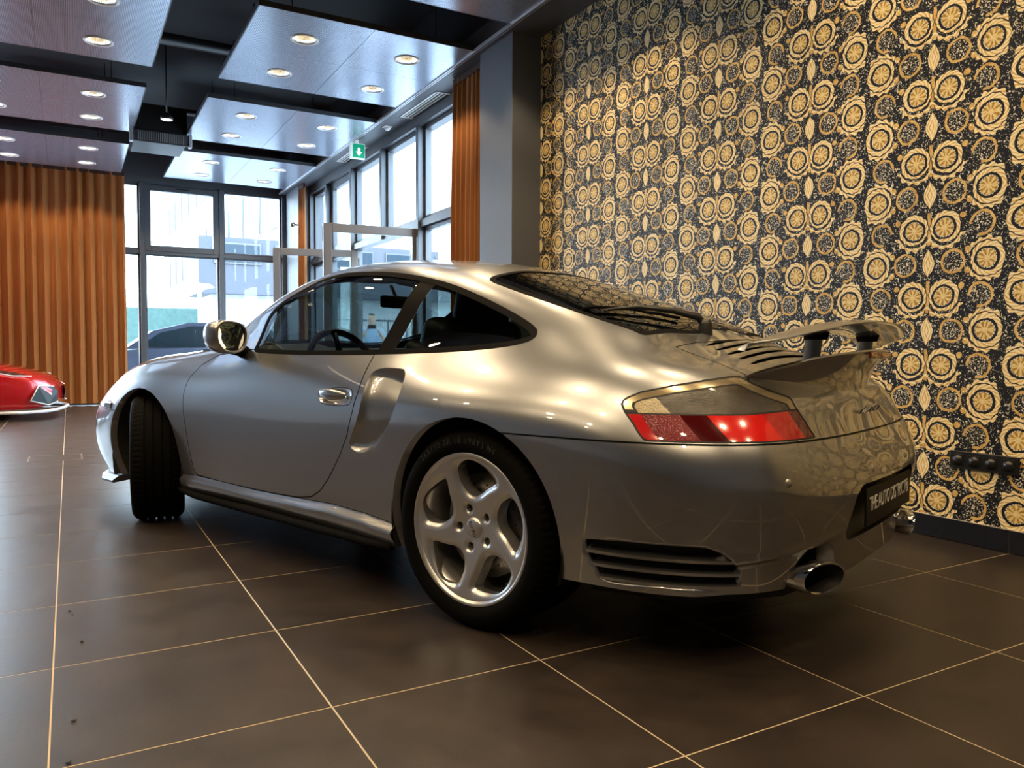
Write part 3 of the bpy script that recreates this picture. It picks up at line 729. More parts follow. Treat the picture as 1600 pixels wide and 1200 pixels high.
# lower edge return
# glass and seals
sgl = absy(side(DLO), .3)
win, rest_, _ = clip(pool, rest_, lambda V, P: np.where(V[:, 2] > .8, sgl(V, P), 1))
glz, trim, _ = clip(pool, win, lambda V, P: sgl(V, P)+.018)
pil = lambda V, P: np.abs(V[:, 0]-(.512+(V[:, 2]-.86)*(-.10)))-.045
pill, glz, _ = clip(pool, glz, lambda V, P: V[:, 0]-(.56-(V[:, 2]-.86)*.24)) if False else ([], glz, [])
bpl, glz, _ = clip(pool, glz, lambda V, P: np.abs(V[:, 0]-(.515-(V[:, 2]-.86)*.22))-.042)
dwin, qwin, _ = clip(pool, glz, lambda V, P: .5-V[:, 0])
rwf = plan(RWIN, True)
topz = lambda fn: (lambda V, P: np.where(V[:, 2] > .86, fn(V, P), 1))
rwn, rest_, _ = clip(pool, rest_, topz(rwf)); rgl, rtrim, _ = clip(pool, rwn, lambda V, P: rwf(V, P)+.022)
wsf = plan(WSCR, True)
wsn, rest_, _ = clip(pool, rest_, lambda V, P: np.where((V[:, 0] > 1.2) & (V[:, 2] > .85), wsf(V, P), 1)); wgl, wtrim, _ = clip(pool, wsn, lambda V, P: wsf(V, P)+.02)
for sgn, sn_ in PAIRS:
    part(pool, trim, 'window_seal', RUBBER, CAR, .001, sideof=sgn); part(pool, bpl, 'door_pillar', mat('pillar_black', (.006, .006, .007), .4, spec=.02), CAR, .0, sideof=sgn)
    part(pool, dwin, 'door_window', CARGLASS, CAR, -.002, sideof=sgn); part(pool, qwin, 'quarter_window', CARGLASS, CAR, -.002, sideof=sgn)
part(pool, rgl, 'rear_window', REARGLASS, CAR, -.002); part(pool, rtrim, 'rear_window_seal', RUBBER, CAR, .0005)
part(pool, wgl, 'windscreen', CARGLASS, CAR, -.002); part(pool, wtrim, 'windscreen_seal', RUBBER, CAR, .0005)
# tail lights
tf_ = rear(TAIL); isrear = lambda fn: (lambda V, P: np.where((P[:, 0] > 11.2) & (V[:, 2] > .55), fn(V, P), 1))
tl_, rest_, _ = clip(pool, rest_, isrear(tf_)); tin, tseal, _ = clip(pool, tl_, lambda V, P: tf_(V, P)+.0045)
split = lambda V, P: V[:, 2]-(.7075+.0035*np.clip(P[:, 0]-13.2, 0, 1)*3)
low, upp, _ = clip(pool, tin, lambda V, P: split(V, P)+.002); lgap, upp, _ = clip(pool, upp, lambda V, P: split(V, P)-.002); tseal = tseal+lgap
lenses = []
cur = low
for bnd in (12.00, 12.42, 12.72, 13.42, 13.82):
    a_, cur, _ = clip(pool, cur, lambda V, P, b=bnd: P[:, 0]-(b+(.708-V[:, 2])*3.2)); lenses.append(a_)
lenses.append(cur)
RED = [mat('lens_red_side', (.42, .012, .015), .12, coat=1), mat('lens_red_ribbed', (.17, .004, .012), .2, coat=1, bump=.6, bscale=260), mat('lens_red_dark', (.055, .002, .003), .12, coat=1), mat('lens_red_bright', (.60, .012, .010), .12, coat=1, noise=.35, nscale=14), mat('lens_red_mid', (.36, .008, .010), .12, coat=1), mat('lens_red_reflector', (.11, .004, .008), .25, coat=1, bump=.8, bscale=300)]
uo, ui, _ = clip(pool, upp, lambda V, P: np.where(V[:, 2] < .7115, -1, tf_(V, P)+.020))      # clear rim outside, lamp unit inside
lampgap, uo, _ = clip(pool, uo, lambda V, P: -(tf_(V, P)+.0245))
clear, smoke, _ = clip(pool, uo, lambda V, P: P[:, 0]-(12.34-(V[:, 2]-.708)*5.0))
SMOKE = mat('smoked_lens', (.028, .021, .015), .16, coat=.35, bump=.25, bscale=420); CLEAR = mat('clear_ribbed_lens', (.40, .34, .22), .18, coat=1, bump=.5, bscale=200); RIM = mat('gold_reflection_rim', (.30, .24, .15), .2, metal=.5, coat=1)  # RIM: clear rim, its gold reflection painted into the base colour
for sgn, sn_ in PAIRS:
    T_ = empty('tail_light', (0, 0, 0), 0, CAR); T_['label'] = 'red and smoked %s tail light' % sn_
    part(pool, tseal, 'seal', GAP, T_, -.001, sideof=sgn)
    for q, fs in enumerate(lenses): part(pool, fs, 'red_lens', RED[q], T_, -.001, sideof=sgn)
    part(pool, lampgap, 'lamp_edge', GAP, T_, -.001, sideof=sgn)
    part(pool, clear, 'reversing_lens', CLEAR, T_, -.001, sideof=sgn); part(pool, smoke, 'indicator_lens', SMOKE, T_, -.001, sideof=sgn); part(pool, ui, 'lens_rim', RIM, T_, -.001, sideof=sgn)
# rear bumper below the seam, with its vents, plate recess and exhaust notches
bmp, rest_, _ = clip(pool, rest_, lambda V, P: np.where(V[:, 0] < -.05, V[:, 2]-SEAMZ+.0026, 1))
gap1, rest_, _ = clip(pool, rest_, lambda V, P: np.where(V[:, 0] < -.05, V[:, 2]-SEAMZ-.0026, 1))
gaps = list(gap1)
vf = rear(VENT, True); vn, bmp, vseg = clip(pool, bmp, lambda V, P: np.where(V[:, 2] < .42, vf(V, P), 1))
VENTLIP = lip(pool, vseg, lambda v, n: -n*.018)
PLX, PLZ0, PLZ1, PLY = -.985, .325, .492, .335
pf = sdpoly([(-PLY, PLZ0+.03), (-PLY+.03, PLZ0), (PLY-.03, PLZ0), (PLY, PLZ0+.03), (PLY-.01, PLZ1-.03), (PLY-.05, PLZ1), (-PLY+.05, PLZ1), (-PLY+.01, PLZ1-.03)], False)
pfield = lambda V, P: np.where(V[:, 0] < -.8, pf(V[:, [1, 2]]), 1)
pin, bmp, pseg = clip(pool, bmp, pfield)
def exf(V, P):
    d = np.hypot((np.abs(V[:, 1])-.455)/.105, (V[:, 2]-.235)/.105)-1
    return np.where(V[:, 0] < -.7, d, 1)
_, bmp, eseg = clip(pool, bmp, exf)
EXLIP = lip(pool, eseg, lambda v, n: np.array([.05, 0, 0]))
def bumpdisp(v, n, P):
    i = P[:, 0]; zc = .318+.022*np.clip(i-13.0, 0, 1.6); fade = np.clip((i-12.55)/.35, 0, 1)*np.clip((14.75-i)/.5, 0, 1)
    t = np.clip((zc-v[:, 2])/.014, 0, 1); t = t*t*(3-2*t)
    r = np.exp(-((v[:, 2]-zc-.004)/.010)**2)
    return v+n*(fade*(-.013*t+.004*r))[:, None]
part(pool, bmp+VENTLIP+EXLIP, 'rear_bumper', PAINT, CAR, disp=bumpdisp)
PRL = lip(pool, pseg, lambda v, n: np.array([PLX+.03-v[0], 0, 0]))
part(pool, PRL, 'plate_recess', mat('recess_black', (.01, .01, .01), .4), CAR, flat=True)
box('recess_floor', (PLX+.028, -PLY, PLZ0-.005), (PLX+.034, PLY, PLZ1+.005), MATS['recess_black'], CAR)
for sgn, sn_ in PAIRS: part(pool, vn, 'vent_cavity', GAP, CAR, -.036, sideof=sgn)
# vent fins: three silver blades following the bumper
for sgn, sn_ in PAIRS:
    for q, zf in enumerate((.320, .283, .246)):
        a_, _, _ = clip(pool, vn, lambda V, P, z=zf: V[:, 2]-z-.0042); _, a_, _ = clip(pool, a_, lambda V, P, z=zf: V[:, 2]-z+.0042)
        a_ = [f for f in a_ if sum(pool.V[i][1] for i in f)*sgn > 0]
        if not a_: continue
        V_, N_, P_ = pool.arr(); idx = np.unique(np.concatenate([np.asarray(f) for f in a_])); mp = {int(k): i for i, k in enumerate(idx)}
        v0 = V_[idx]-N_[idx]*.002; v1 = V_[idx]-N_[idx]*.034+np.array([0, 0, .004]); n_ = len(idx)
        ff = [tuple(mp[i] for i in f) for f in a_]; ed = {}
        for f in ff:
            for i in range(len(f)):
                e = (f[i], f[(i+1) % len(f)]); ed[e] = 1
        sidef = [(a, b, b+n_, a+n_) for (a, b) in ed if (b, a) not in ed]
        mesh('vent_fin', np.concatenate([v0, v1]), ff+[tuple(i+n_ for i in f[::-1]) for f in ff]+[(b, a, d, c) for a, b, d, c in [(x[0], x[1], x[3], x[2]) for x in sidef]], PAINT, CAR, smooth=False)
# front bumper
fbm, rest_, _ = clip(pool, rest_, lambda V, P: np.where(V[:, 0] > 2.4, V[:, 2]-(.555+.03*np.clip(V[:, 0]-2.6, 0, 1)), 1))
gp, fbm, _ = clip(pool, fbm, lambda V, P: -(V[:, 2]-(.551+.03*np.clip(V[:, 0]-2.6, 0, 1))))
gaps += gp; part(pool, fbm, 'front_bumper', PAINT, CAR)
hl = sdpoly([(2.62, .60), (2.72, .76), (2.95, .735), (3.10, .64), (3.02, .585), (2.80, .56)], True)
hlf = lambda V, P: np.where((np.abs(V[:, 1]) > .42) & (V[:, 2] > .58), np.maximum(hl(np.stack([V[:, 0], V[:, 2]], 1)), .45-np.abs(V[:, 1])), 1)
hd, rest_, _ = clip(pool, rest_, hlf)
for sgn, sn_ in PAIRS: part(pool, hd, 'headlight', mat('headlight_lens', (.35, .37, .40), .06, coat=1, metal=.4), CAR, sideof=sgn)
# door, sill, intake, handle
low_ = lambda fn, zlo=.0: (lambda V, P: np.where((np.abs(V[:, 1]) > .55) & (V[:, 2] > zlo), fn(V, P), 1))
sillz = lambda V: np.interp(V[:, 0], [.35, .42, .53, .73, .92, 1.28, 1.8, 1.94, 2.0], [.278, .281, .290, .296, .289, .280, .288, .284, .28])
sil, rest_, _ = clip(pool, rest_, lambda V, P: np.where((V[:, 0] > .2) & (V[:, 0] < 2.1), V[:, 2]-sillz(V)+.0015, 1))
gp, rest_, _ = clip(pool, rest_, lambda V, P: np.where((V[:, 0] > .2) & (V[:, 0] < 2.1), V[:, 2]-sillz(V)-.0015, 1)); gaps += gp
def silldisp(v, n, P):
    dz = np.clip((sillz(v)-.0015-v[:, 2])/.028, 0, 1); s = dz*dz*(3-2*dz); grow = np.interp(v[:, 0], [.35, 2.0], [.034, .018])
    under = np.clip((.235-v[:, 2])/.04, 0, 1)
    out = v.copy(); out[:, 1] += np.sign(v[:, 1])*(s*grow-under*.015); return out
for sgn, sn_ in PAIRS:
    part(pool, sil, 'side_sill', PAINT, CAR, sideof=sgn, disp=silldisp)
    tube('sill_strip', [(x, sgn*(np.interp(x, [.38, 1.95], [.872, .812])), np.interp(x, [.38, .5, 1.8, 1.95], [.196, .190, .190, .205])) for x in np.linspace(.38, 1.95, 24)], .017, RUBBER, CAR, 8)
inf_ = side(INTAKE); itk, rest_, iseg = clip(pool, rest_, low_(inf_, .45))
def intakedisp(v, n, P):
    d = -inf_(v, P); lead = np.clip((.60-.16*(v[:, 2]-.52)-v[:, 0])/.20, 0, 1)
    dep = np.clip(d/.016, 0, 1); dep = dep*dep*(3-2*dep)
    back = np.clip(d/.012, 0, 1)
    out = v-n*(dep*(.010+.050*lead**1.3))[:, None]; return out
for sgn, sn_ in PAIRS:
    part(pool, itk, 'side_air_intake', PAINT, CAR, sideof=sgn, disp=intakedisp)
    g_ = [(x, sgn*.0, z) for x, z in INTAKE]
hof = side(HANDLE); hnd, rest_, _ = clip(pool, rest_, low_(hof, .5))
hgap, hcup, _ = clip(pool, hnd, lambda V, P: -(hof(V, P)+.003))
def cupdisp(v, n, P):
    d = np.clip((-hof(v, P)-.004)/.022, 0, 1); d = d*d*(3-2*d)
    bow = np.clip((.70-v[:, 0]+.07)/.12, 0, 1)
    return v-n*(.020*d*np.clip((v[:, 0]-.615)/.03, 0, 1))[:, None]
drf = side(DOOR, False); dr, rest_, _ = clip(pool, rest_, lambda V, P: np.where((np.abs(V[:, 1]) > .55), drf(V, P)-.0026, 1))
dgap, dr, _ = clip(pool, dr, lambda V, P: -(drf(V, P)+.0026)); gaps += dgap
hgapf = hgap
for sgn, sn_ in PAIRS:
    D_ = part(pool, dr, 'door', PAINT, CAR, sideof=sgn)
    part(pool, hgap, 'handle_gap', GAP, D_, -.001, sideof=sgn); cup = part(pool, hcup, 'handle_cup', PAINT, D_, sideof=sgn, disp=cupdisp)
    # pull handle: a rounded blade bridging the cup
    V_ = []; F_ = []; xs = np.linspace(.795, .640, 14)
    for q, x in enumerate(xs):
        t = q/13; hw = .031*math.sin(math.pi*(.12+.80*t))**.6+.002; zc = .7045-.004*t; yb = .866+.012*math.sin(math.pi*t)-.004
        for k in range(10):
            a = 2*math.pi*k/10; V_.append((x, sgn*(yb+.007*math.sin(a)), zc+.008+hw*.62*math.cos(a)))
    for q in range(13):
        for k in range(10): F_.append((q*10+k, q*10+(k+1) % 10, q*10+10+(k+1) % 10, q*10+10+k))
    F_.append(tuple(range(10))); F_.append(tuple(130+k for k in range(10)))
    mesh('handle', V_, F_, PAINT, D_, smooth=True)
    V_, F_ = lathe_mesh([(0, .004), (.0075, .004), (.0095, .0)], 16, 'Y'); mesh('lock', [(v[0]+.622, sgn*(.8685+v[1]), v[2]+.703) for v in V_], F_, CHROME, D_, smooth=True)
# engine lid
lf = plan(LID); lfz = lambda V, P: np.where((V[:, 0] < -.40) & (V[:, 2] > .6), lf(V, P), 1)
ld_, rest_, _ = clip(pool, rest_, lambda V, P: lfz(V, P)-.0024); lg_, ld_, _ = clip(pool, ld_, lambda V, P: -(lfz(V, P)+.0024)); gaps += lg_
LIDOBJ = None
slots = []
for q in range(5):
    yl = .335+.013*q; xm = -.516-q*.044
    sp_ = sdpoly([(xm+.012, -.2), (xm+.012, yl-.10), (xm+.004, yl-.01), (xm-.002, yl), (xm-.009, yl-.02), (xm-.012, yl-.08), (xm-.012, -.2)], False)
    s_, ld_, sg = clip(pool, ld_, lambda V, P, s=sp_: np.where((V[:, 0] > -.80) & (V[:, 2] > .75), s(np.stack([V[:, 0], np.abs(V[:, 1])], 1)), 1)); slots.append((s_, sg))
lips = []
for s_, sg in slots: lips += lip(pool, sg, lambda v, n: -n*.004)
LIDOBJ = part(pool, ld_+lips, 'engine_lid', PAINT, CAR)
for s_, sg in slots: part(pool, s_, 'louvre_slot', mat('slot_black', (.001, .001, .001), 1.0, spec=0), LIDOBJ, -.004)
part(pool, gaps, 'panel_gap', GAP, CAR, -.004)
part(pool, rest_+archlip, 'body_shell', PAINT, CAR)
# dark lining inside the shell
lp_, LF = bodypool(5, 6)
def openf(V, P):
    o_ = np.minimum(np.minimum(np.where(V[:, 2] > .8, sgl(V, P), 1), topz(rwf)(V, P)), np.where((V[:, 0] > 1.2) & (V[:, 2] > .85), wsf(V, P), 1))
    for wx, wz, wr in WHEELS.values(): o_ = np.minimum(o_, np.where(np.abs(V[:, 1]) > .45, np.hypot(V[:, 0]-wx, V[:, 2]-wz)-wr-.02, 1))
    o_ = np.minimum(o_, np.where((V[:, 0] < -.25) & (V[:, 2] < .84), -1, 1)); o_ = np.minimum(o_, np.where((V[:, 0] > 2.0), -1, 1))
    o_ = np.minimum(o_, np.where((V[:, 0] > .22) & (V[:, 0] < .70) & (np.abs(V[:, 1]) > .6) & (V[:, 2] < .84), -1, 1))
    return np.minimum(o_, np.where(V[:, 0] < -.7, -1, 1))
_, LF, _ = clip(lp_, LF, lambda V, P: openf(V, P)-.004)
part(lp_, LF, 'cabin_lining', LINING, CAR, -.028)
# ------------------------------------------------------------------ underside and wheel housings
ub = [(3.2, .40), (3.0, .62), (2.72, .66), (2.66, .52), (1.94, .52), (1.90, .80), (.42, .84), (.38, .54), (-.37, .54), (-.40, .80), (-.70, .72), (-.85, .50), (-.90, .2)]
pts = ub+[(x, -y) for x, y in ub[::-1]]; n_ = len(pts)
mesh('underbody', [(x, y, .185) for x, y in pts]+[(x, y, .225) for x, y in pts], [tuple(range(n_))[::-1], tuple(range(n_, 2*n_))]+[(i, (i+1) % n_, n_+(i+1) % n_, n_+i) for i in range(n_)], GAP, CAR)
for nm, (wx, wz, wr) in WHEELS.items():
    for sgn, sn_ in PAIRS:
        V_ = []; F_ = []; K = 28; yo = .885 if nm == 'rear' else .83
        for k in range(K+1):
            a = math.radians(-18+216*k/K); r_ = wr+.004
            for y_, rr in ((yo, r_), (.50, r_), (.50, .05)): V_.append((wx+rr*math.cos(a), sgn*y_, wz+rr*math.sin(a)))
        for k in range(K):
            for q in range(2): F_.append((k*3+q, k*3+q+1, k*3+q+4, k*3+q+3))
        mesh('wheel_housing', V_, F_, GAP, CAR, smooth=False)

FL = [(2.62, .80, .185), (2.78, .785, .180), (3.0, .69, .172), (3.14, .58, .170), (3.27, .36, .168), (3.31, 0, .168)]; FL = FL+[(x, -y, z) for x, y, z in FL[-2::-1]]
V_ = []; F_ = []
for i, (x, y, z) in enumerate(FL):
    d = np.array([x-2.3, y*1.2]); d = d/np.linalg.norm(d)
    for q, (o_, dz) in enumerate(((-.05, .02), (.012, .012), (.045, -.012), (.040, -.024), (-.05, -.012))): V_.append((x+d[0]*o_, y+d[1]*o_, z+dz))
for i in range(len(FL)-1):
    for q in range(5): F_.append((i*5+q, i*5+(q+1) % 5, i*5+5+(q+1) % 5, i*5+5+q))
F_.append((0, 1, 2, 3, 4)); F_.append(tuple(len(V_)-5+q for q in range(5)))
mesh('front_lip', V_, F_, mat('lip_black', (.015, .015, .017), .35), CAR)
# ------------------------------------------------------------------ wheels
ALLOY = mat('silver_alloy', (.68, .68, .69), .28, metal=.9, coat=.6)
TYRE = mat('tyre_rubber', (.004, .004, .004), .75, spec=.04)
TYRET = mat('tyre_lettering', (.022, .022, .022), .45)
STEEL = mat('brake_steel', (.12, .115, .11), .4, metal=.8)
HOLE = [(.83, 107), (.905, 94), (.875, 79), (.795, 61), (.72, 58), (.58, 66), (.455, 77), (.435, 98), (.59, 110), (.72, 110)]
def wheel_meshes():
    R = .241
    hp = sdpoly([(-R*r*math.cos(math.radians(a)), R*r*math.sin(math.radians(a))) for r, a in HOLE], True)
    def hole_d(X_):
        d = np.full(len(X_), 1e9)
        for k in range(5):
            a = math.radians(72*k); c, s = math.cos(a), math.sin(a)
            d = np.minimum(d, hp(np.stack([X_[:, 0]*c+X_[:, 1]*s, -X_[:, 0]*s+X_[:, 1]*c], 1)))
        return d
    def lug_d(X_):
        d = np.full(len(X_), 1e9)
        for k in range(5):
            a = math.radians(70+72*k); d = np.minimum(d, np.hypot(X_[:, 0]-.064*math.cos(a), X_[:, 1]-.064*math.sin(a))-.0125)
        return d
    nr, na = 44, 240
    rr = np.linspace(.0, .228, nr); V = []; P = []
    for r in rr:
        for k in range(na):
            a = 2*math.pi*k/na; V.append((r*math.cos(a), 0, r*math.sin(a)))
    V = np.array(V); X2 = V[:, [0, 2]]; r_ = np.hypot(*X2.T)
    d = hole_d(X2)
    y = -.010-.030*np.clip(1-r_/.222, 0, 1)**1.1
    e = np.clip(d/.024, 0, 1); y -= .012*(1-e)**2*np.clip((.226-r_)/.02, 0, 1)
    l = np.clip(lug_d(X2)/.012, 0, 1); y -= .007*(1-l)**2
    V[:, 1] = y
    F_ = []
    for i in range(nr-1):
        for k in range(na):
            k2 = (k+1) % na
            f = (i*na+k, i*na+k2, (i+1)*na+k2, (i+1)*na+k)
            F_.append(f if i else (k, (i+1)*na+k2, (i+1)*na+k))
    # normals by finite difference of the mesh
    me = bpy.data.meshes.new('tmp'); me.from_pydata([tuple(v) for v in V], [], F_); me.update()
    N = np.array([tuple(v.normal) for v in me.vertices]); bpy.data.meshes.remove(me)
    if N[na*20, 1] < 0: N = -N; F_ = [f[::-1] for f in F_]
    wp = Pool(V, N, np.zeros_like(V))
    _, fs, sg = clip(wp, F_, lambda V, P: hole_d(V[:, [0, 2]]))
    _, fs, sg2 = clip(wp, fs, lambda V, P: lug_d(V[:, [0, 2]]))
    wall1 = lip(wp, sg, lambda v, n: np.array([v[0]*.03, -.042, v[2]*.03])); wall2 = lip(wp, sg2, lambda v, n: np.array([0, -.022, 0]))
    return wp, fs, wall1+wall2
WP, WF, WL = wheel_meshes()
def place_text(me, name, m, parent, M):
    me.transform(M); me.materials.clear(); me.materials.append(m); o = bpy.data.objects.new(name, me); link(o, parent); return o
def make_wheel(Rt, W, seed):
    root = empty('wheel', (0, 0, 0), 0, CAR)
    sp_ = part(WP, WF, 'spoke_face', ALLOY, root); part(WP, WL, 'spoke_edge', ALLOY, root, flat=True)
    lathe('rim', [(.226, -.011), (.232, -.004), (.239, .0), (.2435, -.004), (.2435, -.012), (.236, -.02), (.222, -.03), (.214, -.06), (.208, -.15), (.214, -W+.03), (.238, -W+.015)], ALLOY, root, 96, axis='Y')
    cap = lathe('centre_cap', [(.0, -.026), (.02, -.027), (.031, -.030), (.034, -.036), (.034, -.045)], ALLOY, root, 40, axis='Y')
    tm = text_mesh('turbo', .024, .0004, shear=.35); place_text(tm, 'cap_script', mat('script_black', (.02, .02, .02), .4), cap, Matrix.Translation((0, -.0262, 0)) @ Matrix.Rotation(math.radians(-65), 4, 'Y') @ Matrix.Rotation(math.pi, 4, 'Z') @ Matrix.Rotation(math.pi/2, 4, 'X'))
    for k in range(5):
        a = math.radians(70+72*k); lathe('wheel_bolt', [(0, -.050), (.008, -.050), (.0095, -.060), (.0125, -.062)], STEEL, root, 6, axis='Y', loc=(.064*math.cos(a), 0, .064*math.sin(a)))
    lathe('hub', [(0, -.075), (.075, -.075), (.08, -.16), (0, -.16)], GAP, root, 32, axis='Y')
    disc = lathe('brake_disc', [(.08, -.095), (.168, -.095), (.168, -.122), (.08, -.122)], STEEL, root, 64, axis='Y')
    dm = lathe_mesh([(0, .0), (.0045, 0)], 8, 'Y'); V_, F_ = [], []
    for k in range(48):
        a = 2*math.pi*k/48; rr = .100+.055*((k*5) % 8)/8
        F_ += [tuple(i+len(V_) for i in f) for f in dm[1]]; V_ += [(v[0]+rr*math.cos(a), -.0945, v[2]+rr*math.sin(a)) for v in dm[0]]
    o_ = mesh('drill_hole', V_, F_, GAP, disc); o_['kind'] = 'stuff'
    # tyre: profile with grooves, shoulder blocks
    prof = [(.234, -.016), (.240, -.004), (.252, .006), (.268, .010), (.284, .0085), (.298, .002), (Rt-.010, -.007), (Rt-.004, -.016)]
    shoulder0 = len(prof)-2
    tw = W-.030; ng = 4; x_ = -.018
    gx = [-.020-tw*(q+1)/(ng+1) for q in range(ng)]
    prof.append((Rt-.0015, -.024)); prof.append((Rt, -.040))
    for g in gx:
        prof += [(Rt, g+.0055), (Rt-.0075, g+.004), (Rt-.0075, g-.004), (Rt, g-.0055)]
    prof += [(Rt, -W+.040), (Rt-.0015, -W+.024)]
    e0 = len(prof)
    prof += [(Rt-.004, -W+.016), (Rt-.010, -W+.007), (.298, -W-.002), (.284, -W-.0085), (.268, -W-.010), (.252, -W-.006), (.240, -W+.004), (.234, -W+.016)]
    V_ = []; F_ = []; na = 300; n_ = len(prof)
    for k in range(na):
        a = 2*math.pi*k/na
        for q, (r, h) in enumerate(prof):
            if (shoulder0 <= q <= shoulder0+3 or e0-2 <= q <= e0+1) and k % 4 == 0: r -= .0035
            V_.append((r*math.cos(a), h, r*math.sin(a)))
    for k in range(na):
        k2 = (k+1) % na
        for q in range(n_-1): F_.append((k*n_+q, k*n_+q+1, k2*n_+q+1, k2*n_+q))
    ty = mesh('tyre', V_, F_, TYRE, root, smooth=True); ty.data.set_sharp_from_angle(angle=.5)
    return root, ty
wr_, ty_ = make_wheel(.315, .285, 1)
wr_.location = (.005, .893, .315); wr_.rotation_euler = (0, math.radians(0), 0)
# raised sidewall lettering round the upper part of the rear tyre
s_ = '265/30 ZR 18 (98Y) N4'; ang = 132.0
for ch in s_:
    if ch != ' ':
        a = math.radians(ang); me_ = text_mesh(ch, .026, .0006)
        M_ = Matrix.Translation((-.281*math.cos(a), .0092, .281*math.sin(a))) @ Matrix.Rotation(-(math.pi/2-a), 4, 'Y') @ Matrix.Rotation(math.pi, 4, 'Z') @ Matrix.Rotation(math.pi/2, 4, 'X')
        place_text(me_, 'lettering', TYRET, ty_, M_)
    ang -= 3.6 if ch != ' ' else 2.2
wrr = copytree(wr_, CAR); wrr.location = (.005, -.893, .315); wrr.rotation_euler = (0, 0, math.pi)
wf_, _ = make_wheel(.318, .225, 2); STEER = -27
def fpos(s, st): return (2.335, s*.735, .318)
wf_.location = (2.335-.1125*math.sin(math.radians(STEER))*1, .735+.1125*math.cos(math.radians(STEER)), .318); wf_.rotation_euler = (0, 0, math.radians(STEER))
wfr = copytree(wf_, CAR); wfr.rotation_euler = (0, 0, math.radians(STEER)+math.pi); wfr.location = (2.335+.1125*math.sin(math.radians(STEER)), -.735-.1125*math.cos(math.radians(STEER)), .318)
# ------------------------------------------------------------------ door mirrors
MIRROR = mat('mirror_silver', (.9, .9, .9), .02, metal=1)
for sgn, sn_ in PAIRS:
    M_ = empty('door_mirror', (1.44, sgn*.868, .928), sgn*math.radians(17), CAR)
    def outl(s, t):
        a = 2*math.pi*t; c, q = math.cos(a), math.sin(a); e = .78
        y_ = .100*math.copysign(abs(c)**e, c)*(1+.10*q); z_ = .073*math.copysign(abs(q)**e, q)*(1.0+.12*c*(1 if q > 0 else -.4))
        return sgn*y_*s, z_*s
    V_ = []; F_ = []; K = 48; rings = [(-.034, .80), (-.038, .86), (-.036, .94), (-.024, .99), (-.005, 1.0), (.02, .97), (.045, .88), (.065, .72), (.079, .48), (.086, .2), (.0865, .01)]
    for x, s in rings:
        for k in range(K): y_, z_ = outl(s, k/K); V_.append((x, y_+.012*sgn*(x > 0)*x/.08*-1, z_))
    for i in range(len(rings)-1):
        for k in range(K): f = (i*K+k, i*K+(k+1) % K, (i+1)*K+(k+1) % K, (i+1)*K+k); F_.append(f if sgn < 0 else f[::-1])
    mesh('housing', V_, F_, PAINT, M_, smooth=True)
    V_ = [(-.030, *outl(.80, k/K)) for k in range(K)]; mesh('mirror_glass', V_, [tuple(range(K))[::-sgn]], MIRROR, M_)
    V_ = []; F_ = []
    for i, (x, s) in enumerate(((-.034, .80), (-.029, .79), (-.029, .70))):
        for k in range(K): V_.append((x, *outl(s, k/K)))
    for i in range(2):
        for k in range(K): F_.append((i*K+k, i*K+(k+1) % K, (i+1)*K+(k+1) % K, (i+1)*K+k))
    mesh('inner_rim', V_, F_, RUBBER, M_)
    tube('foot', [(.01, -sgn*.05, -.045), (.005, -sgn*.095, -.058), (.0, -sgn*.135, -.072)], [.030, .026, .034], RUBBER, M_, 12)
# ------------------------------------------------------------------ rear wing: fixed lip and raised blade on two struts
def loft(name, secs, m, parent, caps=True):
    n = len(secs[0]); V_ = [p for s in secs for p in s]; F_ = []
    for i in range(len(secs)-1):
        for k in range(n): F_.append((i*n+k, i*n+(k+1) % n, (i+1)*n+(k+1) % n, (i+1)*n+k))
    if caps: F_.append(tuple(range(n))[::-1]); F_.append(tuple((len(secs)-1)*n+k for k in range(n)))
    o = mesh(name, V_, F_, m, parent, smooth=True); o.data.set_sharp_from_angle(angle=.9); return o
def zlid(x, y):      # height of the lid surface below the wing
    V, N, P = pool.arr(); m_ = (np.abs(V[:, 1]-y) < .03) & (np.abs(V[:, 0]-x) < .03) & (V[:, 2] > .6)
    return float(np.median(V[m_, 2])) if m_.any() else .8
secs = []
for y in np.linspace(-.525, .525, 41):
    s = abs(y)/.525; k = 1-s**2.4
    xt = -.965+.225*s**2.2; zt = .806+.078*k**.8
    xf = -.80+.085*s**2; zf = zlid(xf, abs(y))-.006
    xb = -.895+.155*s**2.2; zb = .745+.052*s**2.5
    prof = []
    for t in np.linspace(0, 1, 9):       # upper surface, concave sweep up to the edge
        u = t; prof.append((xf+(xt-xf)*u, y, zf+(zt-zf)*(u**1.7)))
    prof.append((xt-.004, y, zt-.005)); prof.append((xt-.001, y, zt-.011*k-.002))
    for t in np.linspace(.12, 1, 8):     # concave rear face down to the tail panel
        prof.append((xt+(xb-xt)*(1-(1-t)**1.9), y, (zt-.011*k-.002)+(zb-(zt-.011*k-.002))*t**1.15))
    prof.append((xb+.05, y, zb)); prof.append((xf, y, zf-.02))
    secs.append(prof)
LIP = loft('wing_lip', secs, PAINT, CAR)
bl = box('brake_light', (-.004, -.118, -.010), (.004, .118, .010), mat('brake_light_red', (.12, .01, .008), .15, coat=1), LIP, bev=.003); bl.location = (-.9650, 0, .866)
secs = []
for y in np.linspace(-.625, .625, 49):
    s = abs(y)/.625; ch = .018+.165*max(0, 1-s**7)**.5
    xt = -.985+.115*s**2.2+.075*s**14; zc = .962-.070*s**2.3
    prof = []
    th = .013*(1-s**4)+.004
    for k in range(20):
        a = 2*math.pi*k/20; u = .5-.5*math.cos(a)      # 0 at trailing edge .. 1 at leading edge
        t_ = th*math.sin(a)*(math.sin(math.pi*min(1, u*.9+.08))**.7)
        prof.append((xt+ch*u, y, zc-.030*(1-s*.5)*u**1.5+t_+.008*(1-u)))
    secs.append(prof)
